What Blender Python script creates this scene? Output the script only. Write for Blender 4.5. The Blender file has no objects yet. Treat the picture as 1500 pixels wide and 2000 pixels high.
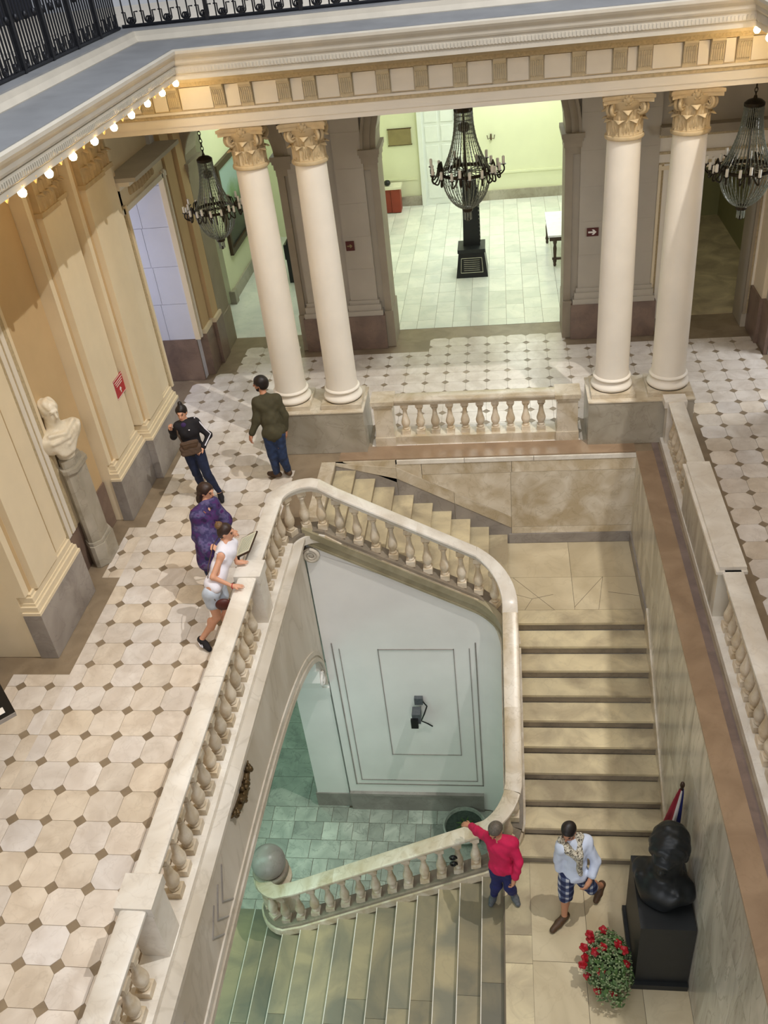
import bpy, bmesh, math, random
import numpy as np
from mathutils import Vector, Matrix

random.seed(7)
SC = bpy.context.scene
COL = SC.collection
PI = math.pi

# ------------------------------------------------------------------ camera
RW = ((0.99017309, 0.09838610, -0.09938528), (-0.02323016, -0.58508202, -0.81064134), (-0.13790437, 0.80498398, -0.57704695))
CAMP = Vector((5.29944969, -10.72135612, 7.76719853))
FPX = 1760.1217605
cam_d = bpy.data.cameras.new('camera')
cam = bpy.data.objects.new('camera', cam_d)
COL.objects.link(cam)
cam_d.sensor_fit = 'VERTICAL'
cam_d.sensor_height = 36.0
cam_d.lens = FPX / 2000.0 * 36.0
cam_d.clip_start = 0.1
cam_d.clip_end = 200
r0, r1, r2 = (Vector(r) for r in RW)
cam.matrix_world = Matrix(((r0.x, -r1.x, -r2.x, CAMP.x), (r0.y, -r1.y, -r2.y, CAMP.y), (r0.z, -r1.z, -r2.z, CAMP.z), (0, 0, 0, 1)))
SC.camera = cam

def px(p):
    d = Vector(p) - CAMP
    z = d.dot(r2)
    return (750 + FPX * d.dot(r0) / z, 1000 + FPX * d.dot(r1) / z, z)

# ------------------------------------------------------------------ light
SC.view_settings.view_transform = 'Standard'
SC.view_settings.look = 'None'
SC.view_settings.exposure = 0.0
SC.view_settings.gamma = 1.0
SC.view_settings.use_curve_mapping = False
world = bpy.data.worlds.new('world')
SC.world = world
world.use_nodes = True
world.node_tree.nodes['Background'].inputs[0].default_value = (0.80, 0.87, 1.0, 1)
world.node_tree.nodes['Background'].inputs[1].default_value = 0.16

def area(name, loc, aim, sx, sy, power, col):
    d = bpy.data.lights.new(name, 'AREA')
    d.shape = 'RECTANGLE'; d.size = sx; d.size_y = sy; d.energy = power; d.color = col
    o = bpy.data.objects.new(name, d); COL.objects.link(o)
    o.location = loc
    o.rotation_euler = (Vector(aim) - Vector(loc)).to_track_quat('-Z', 'Y').to_euler()
    return o
area('skylight', (4.75, -4.5, 13.0), (4.75, -4.5, 0), 6.0, 9.0, 500, (0.95, 0.97, 1.0))
area('south_window', (4.6, -17.5, 12.5), (4.6, 1.0, 1.5), 5.0, 4.0, 720, (1.0, 0.98, 0.96))
area('upper_right_window', (9.87, -4.0, 15.5), (5.0, -3.0, 0.0), 0.12, 0.12, 1250, (1.0, 0.96, 0.90))
area('right_doorway_daylight', (11.9, 3.8, 3.4), (8.9, 3.6, 0.0), 1.2, 1.6, 110, (0.90, 0.94, 1.0))
area('back_room_lamp', (5.2, 10.5, 5.2), (5.2, 10.6, 0), 2.5, 5.0, 175, (0.93, 1.0, 0.95))
area('back_room_wall_lamp', (5.7, 14.2, 4.6), (5.7, 14.9, 1.5), 1.0, 0.3, 60, (0.95, 1.0, 0.92))
area('left_room_lamp', (0.9, 9.5, 5.0), (0.9, 9.5, 0), 1.6, 4.0, 85, (0.90, 1.0, 0.88))
area('right_room_lamp', (9.6, 9.0, 4.8), (9.6, 9.0, 0), 1.0, 2.0, 20, (1.0, 0.93, 0.70))
area('ground_floor_lamp', (-0.6, -4.2, -2.3), (0.6, -4.0, -6.4), 1.2, 5.0, 85, (0.58, 1.0, 0.82))
area('passage_fill', (0.3, 0.9, -2.4), (0.6, 0.6, -6.4), 0.8, 1.6, 34, (0.62, 1.0, 0.80))  # added fill light that brightens the dark passage
area('ground_hall_window', (3.0, -11.5, -3.0), (3.4, -0.4, -4.2), 4.0, 2.0, 135, (0.93, 0.95, 1.0))
area('vestibule_window', (-3.4, 3.6, 2.6), (-1.0, 4.4, 1.8), 1.2, 2.0, 60, (0.80, 0.82, 1.0))

# ------------------------------------------------------------------ materials
MATS = {}
def srgb(c):
    if isinstance(c, str):
        c = tuple(int(c[i:i+2], 16) for i in (0, 2, 4))
    return tuple(((x/255)/12.92 if x/255 <= 0.04045 else (((x/255)+0.055)/1.055)**2.4) for x in c) + (1.0,)

def nt(m):
    m.use_nodes = True
    t = m.node_tree
    return t, t.nodes['Principled BSDF'], t.nodes, t.links

def mat(name, col, rough=0.5, metal=0.0, var=0.06, scale=6.0, bump=0.0, spec=0.5, emit=None, es=0.0, coat=0.0):
    """plain material with fine procedural mottling"""
    m = bpy.data.materials.new(name); MATS[name] = m
    t, b, N, L = nt(m)
    c = srgb(col)
    g = N.new('ShaderNodeNewGeometry')
    n = N.new('ShaderNodeTexNoise'); n.inputs['Scale'].default_value = scale; n.inputs['Detail'].default_value = 5
    L.new(g.outputs['Position'], n.inputs['Vector'])
    r = N.new('ShaderNodeMapRange'); r.inputs['From Min'].default_value = 0.3; r.inputs['From Max'].default_value = 0.7
    r.inputs['To Min'].default_value = 1 - var; r.inputs['To Max'].default_value = 1 + var
    L.new(n.outputs['Fac'], r.inputs['Value'])
    mx = N.new('ShaderNodeMix'); mx.data_type = 'RGBA'; mx.blend_type = 'MULTIPLY'; mx.inputs['Factor'].default_value = 1
    mx.inputs['A'].default_value = c
    L.new(r.outputs['Result'], mx.inputs['B'])
    L.new(mx.outputs['Result'], b.inputs['Base Color'])
    b.inputs['Roughness'].default_value = rough
    b.inputs['Metallic'].default_value = metal
    b.inputs['Specular IOR Level'].default_value = spec
    if coat: b.inputs['Coat Weight'].default_value = coat
    if bump:
        bp = N.new('ShaderNodeBump'); bp.inputs['Strength'].default_value = bump; bp.inputs['Distance'].default_value = 0.02
        L.new(n.outputs['Fac'], bp.inputs['Height']); L.new(bp.outputs['Normal'], b.inputs['Normal'])
    if emit:
        b.inputs['Emission Color'].default_value = srgb(emit); b.inputs['Emission Strength'].default_value = es
    return m

def marble(name, a, b_, vein, rough=0.3, scale=1.6, vein_amt=0.12, tint=0.10, stretch=(1, 1, 1), spec=0.5, contrast=(0.35, 0.65), alt=None):
    """two-tone clouded stone with thin veins; each object gets its own tone from Object Info"""
    m = bpy.data.materials.new(name); MATS[name] = m
    t, p, N, L = nt(m)
    g = N.new('ShaderNodeNewGeometry'); oi = N.new('ShaderNodeObjectInfo')
    off = N.new('ShaderNodeVectorMath'); off.operation = 'MULTIPLY_ADD'
    off.inputs[1].default_value = stretch
    sc = N.new('ShaderNodeMath'); sc.operation = 'MULTIPLY'; sc.inputs[1].default_value = 37.0
    L.new(oi.outputs['Random'], sc.inputs[0]); L.new(g.outputs['Position'], off.inputs[0]); L.new(sc.outputs[0], off.inputs[2])
    n1 = N.new('ShaderNodeTexNoise'); n1.inputs['Scale'].default_value = scale; n1.inputs['Detail'].default_value = 6; n1.inputs['Distortion'].default_value = 0.8
    L.new(off.outputs[0], n1.inputs['Vector'])
    r1 = N.new('ShaderNodeValToRGB')
    r1.color_ramp.elements[0].position = contrast[0]; r1.color_ramp.elements[0].color = srgb(b_)
    r1.color_ramp.elements[1].position = contrast[1]; r1.color_ramp.elements[1].color = srgb(a)
    L.new(n1.outputs['Fac'], r1.inputs['Fac'])
    n2 = N.new('ShaderNodeTexNoise'); n2.inputs['Scale'].default_value = scale*1.7; n2.inputs['Detail'].default_value = 7; n2.inputs['Distortion'].default_value = 0.7
    L.new(off.outputs[0], n2.inputs['Vector'])
    v = N.new('ShaderNodeMath'); v.operation = 'SUBTRACT'; v.inputs[1].default_value = 0.5; L.new(n2.outputs['Fac'], v.inputs[0])
    va = N.new('ShaderNodeMath'); va.operation = 'ABSOLUTE'; L.new(v.outputs[0], va.inputs[0])
    vr = N.new('ShaderNodeMapRange'); vr.inputs['From Min'].default_value = 0.0; vr.inputs['From Max'].default_value = 0.022
    vr.inputs['To Min'].default_value = vein_amt; vr.inputs['To Max'].default_value = 0.0
    L.new(va.outputs[0], vr.inputs['Value'])
    mx = N.new('ShaderNodeMix'); mx.data_type = 'RGBA'
    L.new(vr.outputs['Result'], mx.inputs['Factor']); L.new(r1.outputs['Color'], mx.inputs['A']); mx.inputs['B'].default_value = srgb(vein)
    if alt:
        fr_ = N.new('ShaderNodeMath'); fr_.operation = 'FRACT'
        ml = N.new('ShaderNodeMath'); ml.operation = 'MULTIPLY'; ml.inputs[1].default_value = 13.7
        L.new(oi.outputs['Random'], ml.inputs[0]); L.new(ml.outputs[0], fr_.inputs[0])
        ma = N.new('ShaderNodeMix'); ma.data_type = 'RGBA'; ma.blend_type = 'MULTIPLY'
        L.new(fr_.outputs[0], ma.inputs['Factor']); L.new(mx.outputs['Result'], ma.inputs['A']); ma.inputs['B'].default_value = srgb(alt)
        mx = ma
    tr = N.new('ShaderNodeMapRange'); tr.inputs['To Min'].default_value = 1 - tint; tr.inputs['To Max'].default_value = 1 + tint*0.6
    L.new(oi.outputs['Random'], tr.inputs['Value'])
    m2 = N.new('ShaderNodeMix'); m2.data_type = 'RGBA'; m2.blend_type = 'MULTIPLY'; m2.inputs['Factor'].default_value = 1
    L.new(mx.outputs['Result'], m2.inputs['A']); L.new(tr.outputs['Result'], m2.inputs['B'])
    L.new(m2.outputs['Result'], p.inputs['Base Color'])
    p.inputs['Roughness'].default_value = rough; p.inputs['Specular IOR Level'].default_value = spec
    return m

marble('tile_marble', 'efe9e4', 'd9d0c8', 'b3a79c', rough=0.22, scale=2.6, vein_amt=0.18, tint=0.10, alt='f8efdd')
marble('inset_marble', 'a99b88', '938573', '7a6c5c', rough=0.35, scale=4, tint=0.14)
marble('border_marble', '97866f', '84745f', '6d5e49', rough=0.4, scale=2.5, tint=0.02)
marble('dado_marble', 'a39c96', '8b847e', '726a64', rough=0.35, scale=1.8, vein_amt=0.3, tint=0.06)
marble('dado_brown', '8b7668', '77645a', '5e4f47', rough=0.4, scale=2.5, vein_amt=0.25, tint=0.04)
marble('rail_marble', 'efeae0', 'd9d0c2', 'a79a8b', rough=0.28, scale=2.2, vein_amt=0.15, tint=0.05)
marble('baluster_marble', 'e6dac6', 'c9b697', '9d8a6c', rough=0.4, scale=5, vein_amt=0.15, tint=0.20)
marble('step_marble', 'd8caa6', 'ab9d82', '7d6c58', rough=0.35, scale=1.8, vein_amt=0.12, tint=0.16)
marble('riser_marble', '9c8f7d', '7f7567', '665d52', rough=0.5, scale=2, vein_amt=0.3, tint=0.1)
marble('slab_marble', 'e2d8c6', 'bfae90', '92805c', rough=0.3, scale=2.4, vein_amt=0.25, tint=0.08)
marble('cut_marble', 'd2c4a5', 'b9aa8b', '8f7d5f', rough=0.3, scale=1.1, vein_amt=0.12, tint=0.05)
marble('grey_wall_marble', 'e0dacb', 'b3ad9d', '85826f', rough=0.25, scale=1.6, vein_amt=0.4, tint=0.07, stretch=(1.0, 1.7, 0.35))
marble('strip_marble', 'a68d73', '927a62', '75604a', rough=0.35, scale=2.2, tint=0.05)
marble('dark_strip_marble', '8a7870', '75655f', '5d504c', rough=0.35, scale=3, tint=0.04)
marble('stringer_stone', 'aaa084', '8d8468', '756c52', rough=0.45, scale=2, vein_amt=0.1, tint=0.02)
marble('well_stone', 'ded7cb', 'c3b8a6', '9c907c', rough=0.6, scale=0.9, vein_amt=0.25, tint=0.04, stretch=(1, 1, 0.35))
marble('ground_tile', 'b9c0b2', '949c90', '6e766c', rough=0.35, scale=2.2, vein_amt=0.45, tint=0.25)
marble('white_tile', 'f2f3ec', 'dfe4de', 'c2c8c2', rough=0.16, scale=1.5, vein_amt=0.2, tint=0.09)
marble('bust_marble', 'eee5d2', 'd9ccb2', 'b5a586', rough=0.45, scale=3, vein_amt=0.2, tint=0.02)
marble('pedestal_marble', 'b9b2a4', '98907f', '79705f', rough=0.35, scale=1.6, vein_amt=0.3, tint=0.02)
marble('lower_step_marble', 'aa9c7c', '7f7b6a', '6f6b5e', rough=0.35, scale=1.3, vein_amt=0.12, tint=0.28)
mat('plaster', 'e8d9bb', 0.75, var=0.03, scale=3, bump=0.05)
mat('plaster_tan', 'cbb086', 0.75, var=0.04, scale=2)
mat('plaster_white', 'eae3d6', 0.7, var=0.03, scale=3)
mat('column_plaster', 'ece4d6', 0.55, var=0.035, scale=2.5)
mat('stucco_white', 'f0eeea', 0.7, var=0.04, scale=1.6, bump=0.04)
mat('capital_stone', 'c0ab86', 0.7, var=0.10, scale=9)
mat('cornice_stone', 'bab5aa', 0.65, var=0.06, scale=4)
mat('cornice_top', '7d8085', 0.7, var=0.10, scale=3)
mat('console_stone', 'c8bb9f', 0.7, var=0.08, scale=9)
mat('fret_stone', 'bfae8c', 0.7, var=0.16, scale=30, bump=0.4)
mat('back_wall_stone', 'b8b0a2', 0.6, var=0.05, scale=2)
mat('arch_stone', '9d9280', 0.65, var=0.07, scale=3)
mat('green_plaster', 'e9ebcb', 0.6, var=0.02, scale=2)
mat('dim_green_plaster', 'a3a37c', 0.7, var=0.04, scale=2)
mat('pale_stone', 'd2d4de', 0.6, var=0.03, scale=2)  # lilac tint paints bluish daylight into the stone colour
mat('white_paint', 'eef2ee', 0.4, var=0.02)
mat('iron', '23252b', 0.45, metal=0.6, var=0.15, scale=20)
mat('upper_wall_shaded', '1b1f2e', 0.8, var=0.1)  # wall colour darkened to paint in the dimness of the upper gallery
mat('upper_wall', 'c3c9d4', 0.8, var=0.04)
mat('chandelier_bronze', '3a3226', 0.35, metal=0.8, var=0.2, scale=30)
mat('candle', 'efe9da', 0.5, var=0.02)
mat('joint', '6f6455', 0.9, var=0.05)
mat('bronze', '1f2224', 0.42, metal=0.3, var=0.25, scale=8)
mat('black_stone', '15181a', 0.5, var=0.2, scale=8)
mat('black_paint', '101113', 0.35, var=0.1)
mat('wood_dark', '3f2b1c', 0.45, var=0.2, scale=12)
mat('gold_dark', '5c4a2e', 0.4, metal=0.5, var=0.3, scale=30)
mat('red_wood', '8f3a27', 0.5, var=0.08)
mat('sign_red', 'b3232f', 0.45, var=0.03)
mat('sign_white', 'f0ece6', 0.5, var=0.02)
mat('sign_brown', '55201c', 0.45, var=0.03)
mat('plaque_red', '7c2a26', 0.4, var=0.08, scale=40)
mat('plaque_bronze', '8d7f57', 0.5, var=0.1)
mat('paper', 'e6e3cc', 0.7, var=0.05, scale=10)
mat('print_grey', '8e9380', 0.8, var=0.1)
mat('bulb_glow', 'fff2cf', 0.4, var=0.0, emit='ffd795', es=125)
mat('socket_gold', 'e7c785', 0.5, var=0.05)
mat('leaf', '3f5a2b', 0.55, var=0.3, scale=15)
mat('leaf_pale', '8c9c73', 0.6, var=0.3, scale=25)
mat('rose_red', '9c1420', 0.5, var=0.15, scale=30)
mat('soil', '3a463c', 0.9, var=0.3, scale=20)

def glass_mat(name, col, alpha):
    m = bpy.data.materials.new(name); MATS[name] = m
    t, b, N, L = nt(m)
    b.inputs['Base Color'].default_value = srgb(col); b.inputs['Roughness'].default_value = 0.12
    b.inputs['Alpha'].default_value = alpha; b.inputs['Specular IOR Level'].default_value = 0.8
    return m
glass_mat('crystal', '878b7b', 0.62)

# ------------------------------------------------------------------ mesh helpers
class MB:
    def __init__(s):
        s.v = []; s.f = []; s.mi = []
    def add(s, v, f, m=0):
        o = len(s.v)
        s.v.extend(tuple(p) for p in v)
        s.f.extend(tuple(i + o for i in q) for q in f)
        s.mi.extend([m]*len(f))
        return s
    def box(s, x0, x1, y0, y1, z0, z1, m=0):
        v = [(x0,y0,z0),(x1,y0,z0),(x1,y1,z0),(x0,y1,z0),(x0,y0,z1),(x1,y0,z1),(x1,y1,z1),(x0,y1,z1)]
        return s.add(v, [(0,3,2,1),(4,5,6,7),(0,1,5,4),(1,2,6,5),(2,3,7,6),(3,0,4,7)], m)
    def cbox(s, x0, x1, y0, y1, z0, z1, c=0.02, m=0):
        """box with chamfered vertical edges and top"""
        return s.prism([(x0+c,y0),(x1-c,y0),(x1,y0+c),(x1,y1-c),(x1-c,y1),(x0+c,y1),(x0,y1-c),(x0,y0+c)], 'z', z0, z1, m)
    def prism(s, poly, axis, a, b, m=0):
        n = len(poly)
        def P(p, t):
            return (t, p[0], p[1]) if axis == 'x' else ((p[0], t, p[1]) if axis == 'y' else (p[0], p[1], t))
        v = [P(p, a) for p in poly] + [P(p, b) for p in poly]
        f = [tuple(range(n)), tuple(range(2*n-1, n-1, -1))] + [(i, (i+1) % n, n+(i+1) % n, n+i) for i in range(n)]
        return s.add(v, f, m)
    def lathe(s, prof, cx=0, cy=0, n=24, m=0, a0=0, a1=2*PI, cap=True):
        full = abs(a1-a0-2*PI) < 1e-6
        k = n if full else n+1
        v = []
        for (r, z) in prof:
            for i in range(k):
                a = a0 + (a1-a0)*i/n
                v.append((cx + r*math.cos(a), cy + r*math.sin(a), z))
        f = []
        for j in range(len(prof)-1):
            for i in range(n):
                i2 = (i+1) % k
                f.append((j*k+i, j*k+i2, (j+1)*k+i2, (j+1)*k+i))
        if cap and full:
            if prof[0][0] > 1e-6: f.append(tuple(range(k-1, -1, -1)))
            if prof[-1][0] > 1e-6: f.append(tuple((len(prof)-1)*k + i for i in range(k)))
        return s.add(v, f, m)
    def tube(s, pts, r, n=8, m=0, cap=True):
        pts = [Vector(p) for p in pts]
        k = len(pts)
        rr = r if isinstance(r, (list, tuple)) else [r]*k
        v = []; up = None
        for i, p in enumerate(pts):
            t = (pts[min(i+1, k-1)] - pts[max(i-1, 0)])
            if t.length < 1e-9: t = Vector((0, 0, 1))
            t.normalize()
            if up is None:
                up = t.orthogonal().normalized()
            up = (up - t*up.dot(t))
            if up.length < 1e-6: up = t.orthogonal()
            up.normalize()
            w = t.cross(up)
            for j in range(n):
                a = 2*PI*j/n
                v.append(p + (up*math.cos(a) + w*math.sin(a))*rr[i])
        f = [(i*n+j, i*n+(j+1) % n, (i+1)*n+(j+1) % n, (i+1)*n+j) for i in range(k-1) for j in range(n)]
        if cap:
            f.append(tuple(range(n-1, -1, -1))); f.append(tuple((k-1)*n+j for j in range(n)))
        return s.add(v, f, m)
    def sweep(s, prof, path, m=0, closed_prof=True, cap=True):
        """profile (u, w): u to the right of travel, w up; mitred in plan"""
        path = [Vector(p) for p in path]
        k = len(path); n = len(prof); v = []
        for i, p in enumerate(path):
            d0 = (path[i]-path[i-1]) if i > 0 else (path[1]-path[0])
            d1 = (path[i+1]-path[i]) if i < k-1 else (path[-1]-path[-2])
            d0 = Vector((d0.x, d0.y)).normalized(); d1 = Vector((d1.x, d1.y)).normalized()
            nn = Vector((d0.y, -d0.x)) + Vector((d1.y, -d1.x))
            if nn.length < 1e-6: nn = Vector((d1.y, -d1.x))
            nn.normalize()
            c = max(0.3, nn.dot(Vector((d1.y, -d1.x))))
            for (u, w) in prof:
                v.append((p.x + nn.x*u/c, p.y + nn.y*u/c, p.z + w))
        f = []
        e = n if closed_prof else n-1
        for i in range(k-1):
            for j in range(e):
                j2 = (j+1) % n
                f.append((i*n+j, i*n+j2, (i+1)*n+j2, (i+1)*n+j))
        if cap and closed_prof:
            f.append(tuple(range(n-1, -1, -1))); f.append(tuple((k-1)*n+j for j in range(n)))
        return s.add(v, f, m)
    def ball(s, c, r, n=12, m=0, sz=1.0):
        k = max(4, n//2)
        prof = [(r*math.sin(PI*i/k), c[2] - r*sz*math.cos(PI*i/k)) for i in range(k+1)]
        prof[0] = (0.0005, prof[0][1]); prof[-1] = (0.0005, prof[-1][1])
        return s.lathe(prof, c[0], c[1], n, m)
    def xf(s, M):
        s.v = [tuple(M @ Vector(p)) for p in s.v]
        return s
    def mesh(s, name, mats, smooth=None, fix=True):
        me = bpy.data.meshes.new(name)
        me.from_pydata(s.v, [], s.f)
        for mm in (mats if isinstance(mats, (list, tuple)) else [mats]):
            me.materials.append(MATS[mm])
        if any(s.mi): me.polygons.foreach_set('material_index', s.mi)
        if fix:
            bm = bmesh.new(); bm.from_mesh(me)
            bmesh.ops.recalc_face_normals(bm, faces=bm.faces[:])
            bm.to_mesh(me); bm.free()
        if smooth is not None:
            me.polygons.foreach_set('use_smooth', [True]*len(me.polygons))
            if smooth < 180: me.set_sharp_from_angle(angle=math.radians(smooth))
        me.update()
        return me
    def build(s, name, mats, parent=None, smooth=None, loc=None, fix=True):
        # vertices are in world space unless loc is given (then local to the parent)
        if parent is not None and loc is None: loc = -wloc(parent)
        return link(name, s.mesh(name, mats, smooth, fix), parent, loc)
def wloc(p):
    v = Vector((0, 0, 0))
    while p is not None:
        v = v + Vector(p.location); p = p.parent
    return v

def link(name, me, parent=None, loc=None, rz=0.0, scale=None):
    o = bpy.data.objects.new(name, me); COL.objects.link(o)
    if parent is not None: o.parent = parent
    if loc is not None: o.location = loc
    if rz: o.rotation_euler[2] = rz
    if scale is not None: o.scale = scale if isinstance(scale, (tuple, list)) else (scale,)*3
    return o

def tag(o, label, cat=None, group=None, kind=None):
    o['label'] = label
    if cat: o['category'] = cat
    if group: o['group'] = group
    if kind: o['kind'] = kind
    return o
def thing(name, label, cat, loc=(0, 0, 0), rz=0.0, group=None, kind=None):
    o = bpy.data.objects.new(name, None); COL.objects.link(o)
    o.location = loc; o.rotation_euler[2] = rz
    o.empty_display_size = 0.1
    return tag(o, label, cat, group, kind)
def structure(name, label, b, m, cat, smooth=None):
    o = b.build(name, m, None, smooth)
    return tag(o, label, cat, None, 'structure')
# ------------------------------------------------------------------ levels and plan (metres)
P = 0.38                       # floor tile pitch
RISE = 0.1735
Z1 = -1.735                    # upper landing
Z2 = -3.47                     # lower landing
ZG = -6.42                     # ground floor
XR = 7.30                      # right wall of the stair well
YB = 1.57                      # back wall of the stair well
YF = -0.40                     # outer face under the upper flight
XS = 5.19                      # outer face beside the main flight

# ------------------------------------------------------------------ floors
b = MB()
b.box(-5, 2.20, -12, 6.6, -0.30, -0.006)
b.box(2.20, 2.27, YF+0.02, 6.6, -0.30, -0.006)
b.box(2.27, 12.5, YB, 6.6, -0.30, -0.006)
b.box(XR, 12.5, -12, YB, -0.30, -0.006)
floor = structure('floor', 'gallery floor of brown marble border and pale octagonal marble tiles', b, 'border_marble', 'floor')

def octagon(cx, cy, c=0.072, g=0.0025):
    h = P/2 - g
    c = c - g*0.4
    return [(cx-h+c, cy-h), (cx+h-c, cy-h), (cx+h, cy-h+c), (cx+h, cy+h-c), (cx+h-c, cy+h), (cx-h+c, cy+h), (cx-h, cy+h-c), (cx-h, cy-h+c)]
def clip(poly, x0, x1, y0, y1):
    def cut(pl, ax, lim, sgn):
        out = []
        for i in range(len(pl)):
            a, c = pl[i-1], pl[i]
            da, dc = sgn*(a[ax]-lim), sgn*(c[ax]-lim)
            if (da < 0) != (dc < 0):
                t = da/(da-dc)
                out.append((a[0]+t*(c[0]-a[0]), a[1]+t*(c[1]-a[1])))
            if dc >= 0: out.append(c)
        return out
    for ax, lim, sg in ((0, x0, 1), (0, x1, -1), (1, y0, 1), (1, y1, -1)):
        if len(poly) < 3: return []
        poly = cut(poly, ax, lim, sg)
    return poly
def inframe(p, m=60):
    u, v, w = px(p)
    return w > 0 and -m < u < 1500+m and -m < v < 2000+m

regions = [  # x0, x1, y0, y1, imin, imax, jmin, jmax ; rectangle clips, index ranges keep whole tiles
    (-0.20, 1.86, -9.5, 1.33, -1, 4, -26, 3), (-0.95, -0.20, -9.5, -3.22, -3, -1, -26, -9), (-0.47, -0.20, -1.33, -0.14, -2, -1, -4, -1),
    (-0.24, 1.52, 1.33, 2.66, -1, 3, 3, 6), (-0.76, 9.88, 2.66, 4.56, -2, 25, 7, 11), (-0.38, 9.88, 4.56, 4.94, -1, 25, 12, 12),
    (0.0, 9.88, 4.94, 5.32, 0, 25, 13, 13), (0.0, 1.14, 5.32, 6.08, 0, 2, 14, 15), (3.80, 6.46, 5.32, 6.08, 10, 16, 14, 15),
    (1.14, 3.80, 5.32, 5.50, 3, 9, 14, 14), (6.46, 9.88, 5.32, 5.50, 17, 25, 14, 14), (3.06, 6.50, 1.95, 2.66, 8, 17, 5, 6),
    (8.36, 9.88, -9.5, 2.66, 22, 25, -26, 6)]
octs = {}
for (x0, x1, y0, y1, i0, i1, j0, j1) in regions:
    for i in range(i0, i1+1):
        for j in range(j0, j1+1):
            cx, cy = (i+0.5)*P, (j+0.5)*P
            if not inframe((cx, cy, 0), 350): continue
            pl = clip(octagon(cx, cy), x0, x1, y0, y1)
            if len(pl) < 3: continue
            octs.setdefault((i, j), []).append(pl)
def tile_mesh(poly, name, m, cx, cy):
    bb = MB(); bb.prism([(p[0]-cx, p[1]-cy) for p in poly], 'z', -0.012, 0.0)
    return bb.mesh(name, m)
whole = tile_mesh(octagon(0, 0), 'octagon_tile', 'tile_marble', 0, 0)
keys = sorted(octs, key=lambda k: px(((k[0]+0.5)*P, (k[1]+0.5)*P, 0))[2])
rest = MB()
dots = set()
for n, k in enumerate(keys):
    cx, cy = (k[0]+0.5)*P, (k[1]+0.5)*P
    for pl in octs[k]:
        area2 = abs(sum(pl[i-1][0]*pl[i][1]-pl[i][0]*pl[i-1][1] for i in range(len(pl))))
        full = area2 > 0.275*0.96
        if full:
            for di in (0, 1):
                for dj in (0, 1): dots.add((k[0]+di, k[1]+dj))
        if n < 300:
            link('octagon_tile', whole if full else tile_mesh(pl, 'octagon_tile', 'tile_marble', cx, cy), floor, (cx, cy, random.uniform(-0.0008, 0.0008)))
        else:
            rest.prism(pl, 'z', -0.012, 0.0)
o = rest.build('octagon_tile_rest', 'tile_marble', floor); o['kind'] = 'stuff'
dh = 0.0695
dm = MB().prism([(-dh, 0), (0, -dh), (dh, 0), (0, dh)], 'z', -0.012, 0.0).mesh('inset_tile', 'inset_marble')
rest = MB()
for n, k in enumerate(sorted(dots, key=lambda k: px((k[0]*P, k[1]*P, 0))[2])):
    c = (k[0]*P, k[1]*P, 0)
    if not inframe(c, 350): continue
    if n < 300: link('inset_tile', dm, floor, c)
    else: rest.prism([(c[0]-dh, c[1]), (c[0], c[1]-dh), (c[0]+dh, c[1]), (c[0], c[1]+dh)], 'z', -0.012, 0.0)
if rest.v:
    o = rest.build('inset_tile_rest', 'inset_marble', floor); o['kind'] = 'stuff'

# back room floors
b = MB(); b.box(1.3, 12.5, 6.6, 16, -0.3, -0.008)
fb = structure('floor', 'shiny pale floor of the bright room behind the central arch', b, 'joint', 'floor')
rnd = random.Random(3)
cnt = 0
rest = MB()
x = 2.0
while x < 7.6:
    w = 0.37
    y = 6.60 - rnd.random()*0.45
    while y < 15.0:
        l = rnd.choice((0.55, 0.74, 0.74, 0.92))
        a, c = max(y, 6.60)+0.003, min(y+l, 15.0)-0.003
        if c - a > 0.08 and inframe((x+w/2, (a+c)/2, 0), 350):
            bb = MB(); bb.box(x+0.003, x+w-0.003, a, c, -0.012, 0.0)
            if cnt < 290: bb.build('floor_tile', 'white_tile', fb); cnt += 1
            else: rest.box(x+0.003, x+w-0.003, a, c, -0.012, 0.0)
        y += l
    x += w
if rest.v:
    o = rest.build('floor_tile_rest', 'white_tile', fb); o['kind'] = 'stuff'
b = MB(); b.box(-2.5, 1.3, 6.6, 16, -0.3, 0.0)
structure('floor', 'pale green-lit floor of the room behind the left arch', b, 'white_tile', 'floor')
b = MB(); b.box(7.7, 12.5, 6.6, 16, -0.299, 0.0)
fr = structure('floor', 'dim stone floor beyond the right doorway', b, 'step_marble', 'floor')

# ground floor
b = MB(); b.box(-4, 5.4, -12, 3, ZG-0.3, ZG-0.008)
gf = structure('floor', 'ground floor of grey green marble slabs far below', b, 'joint', 'floor')
rnd = random.Random(5)
xx = 0.0; cnt = 0
rest = MB()
rows = [-3.6, -3.2, -2.75, -2.32, -1.9, -1.5, -1.12, -0.74, -0.42]
for r in range(len(rows)-1):
    xx = 0.2 + rnd.random()*0.2
    while xx < 5.1:
        w = rnd.choice((0.27, 0.29, 0.29, 0.42)) if xx > 1.6 else rnd.choice((0.42, 0.55))
        bb = MB(); bb.box(xx+0.004, xx+w-0.004, rows[r]+0.004, rows[r+1]-0.004, ZG-0.02, ZG)
        bb.build('floor_tile', 'ground_tile', gf)
        xx += w
for r in range(12):
    bb = MB(); y0 = -3.6 - r*0.7
    for q in range(5):
        bb = MB(); bb.box(-3.8+q*0.78, -3.8+q*0.78+0.772, y0-0.69, y0, ZG-0.02, ZG); bb.build('floor_tile', 'ground_tile', gf)
for q, (a, c) in enumerate(((-3.9, -2.6), (-2.6, -1.3), (-1.3, 0.17))):
    for r in range(4):
        bb = MB(); bb.box(a+0.004, c-0.004, -3.6+r*1.2+0.004, -2.4+r*1.2-0.004, ZG-0.02, ZG); bb.build('floor_tile', 'ground_tile', gf)

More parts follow.
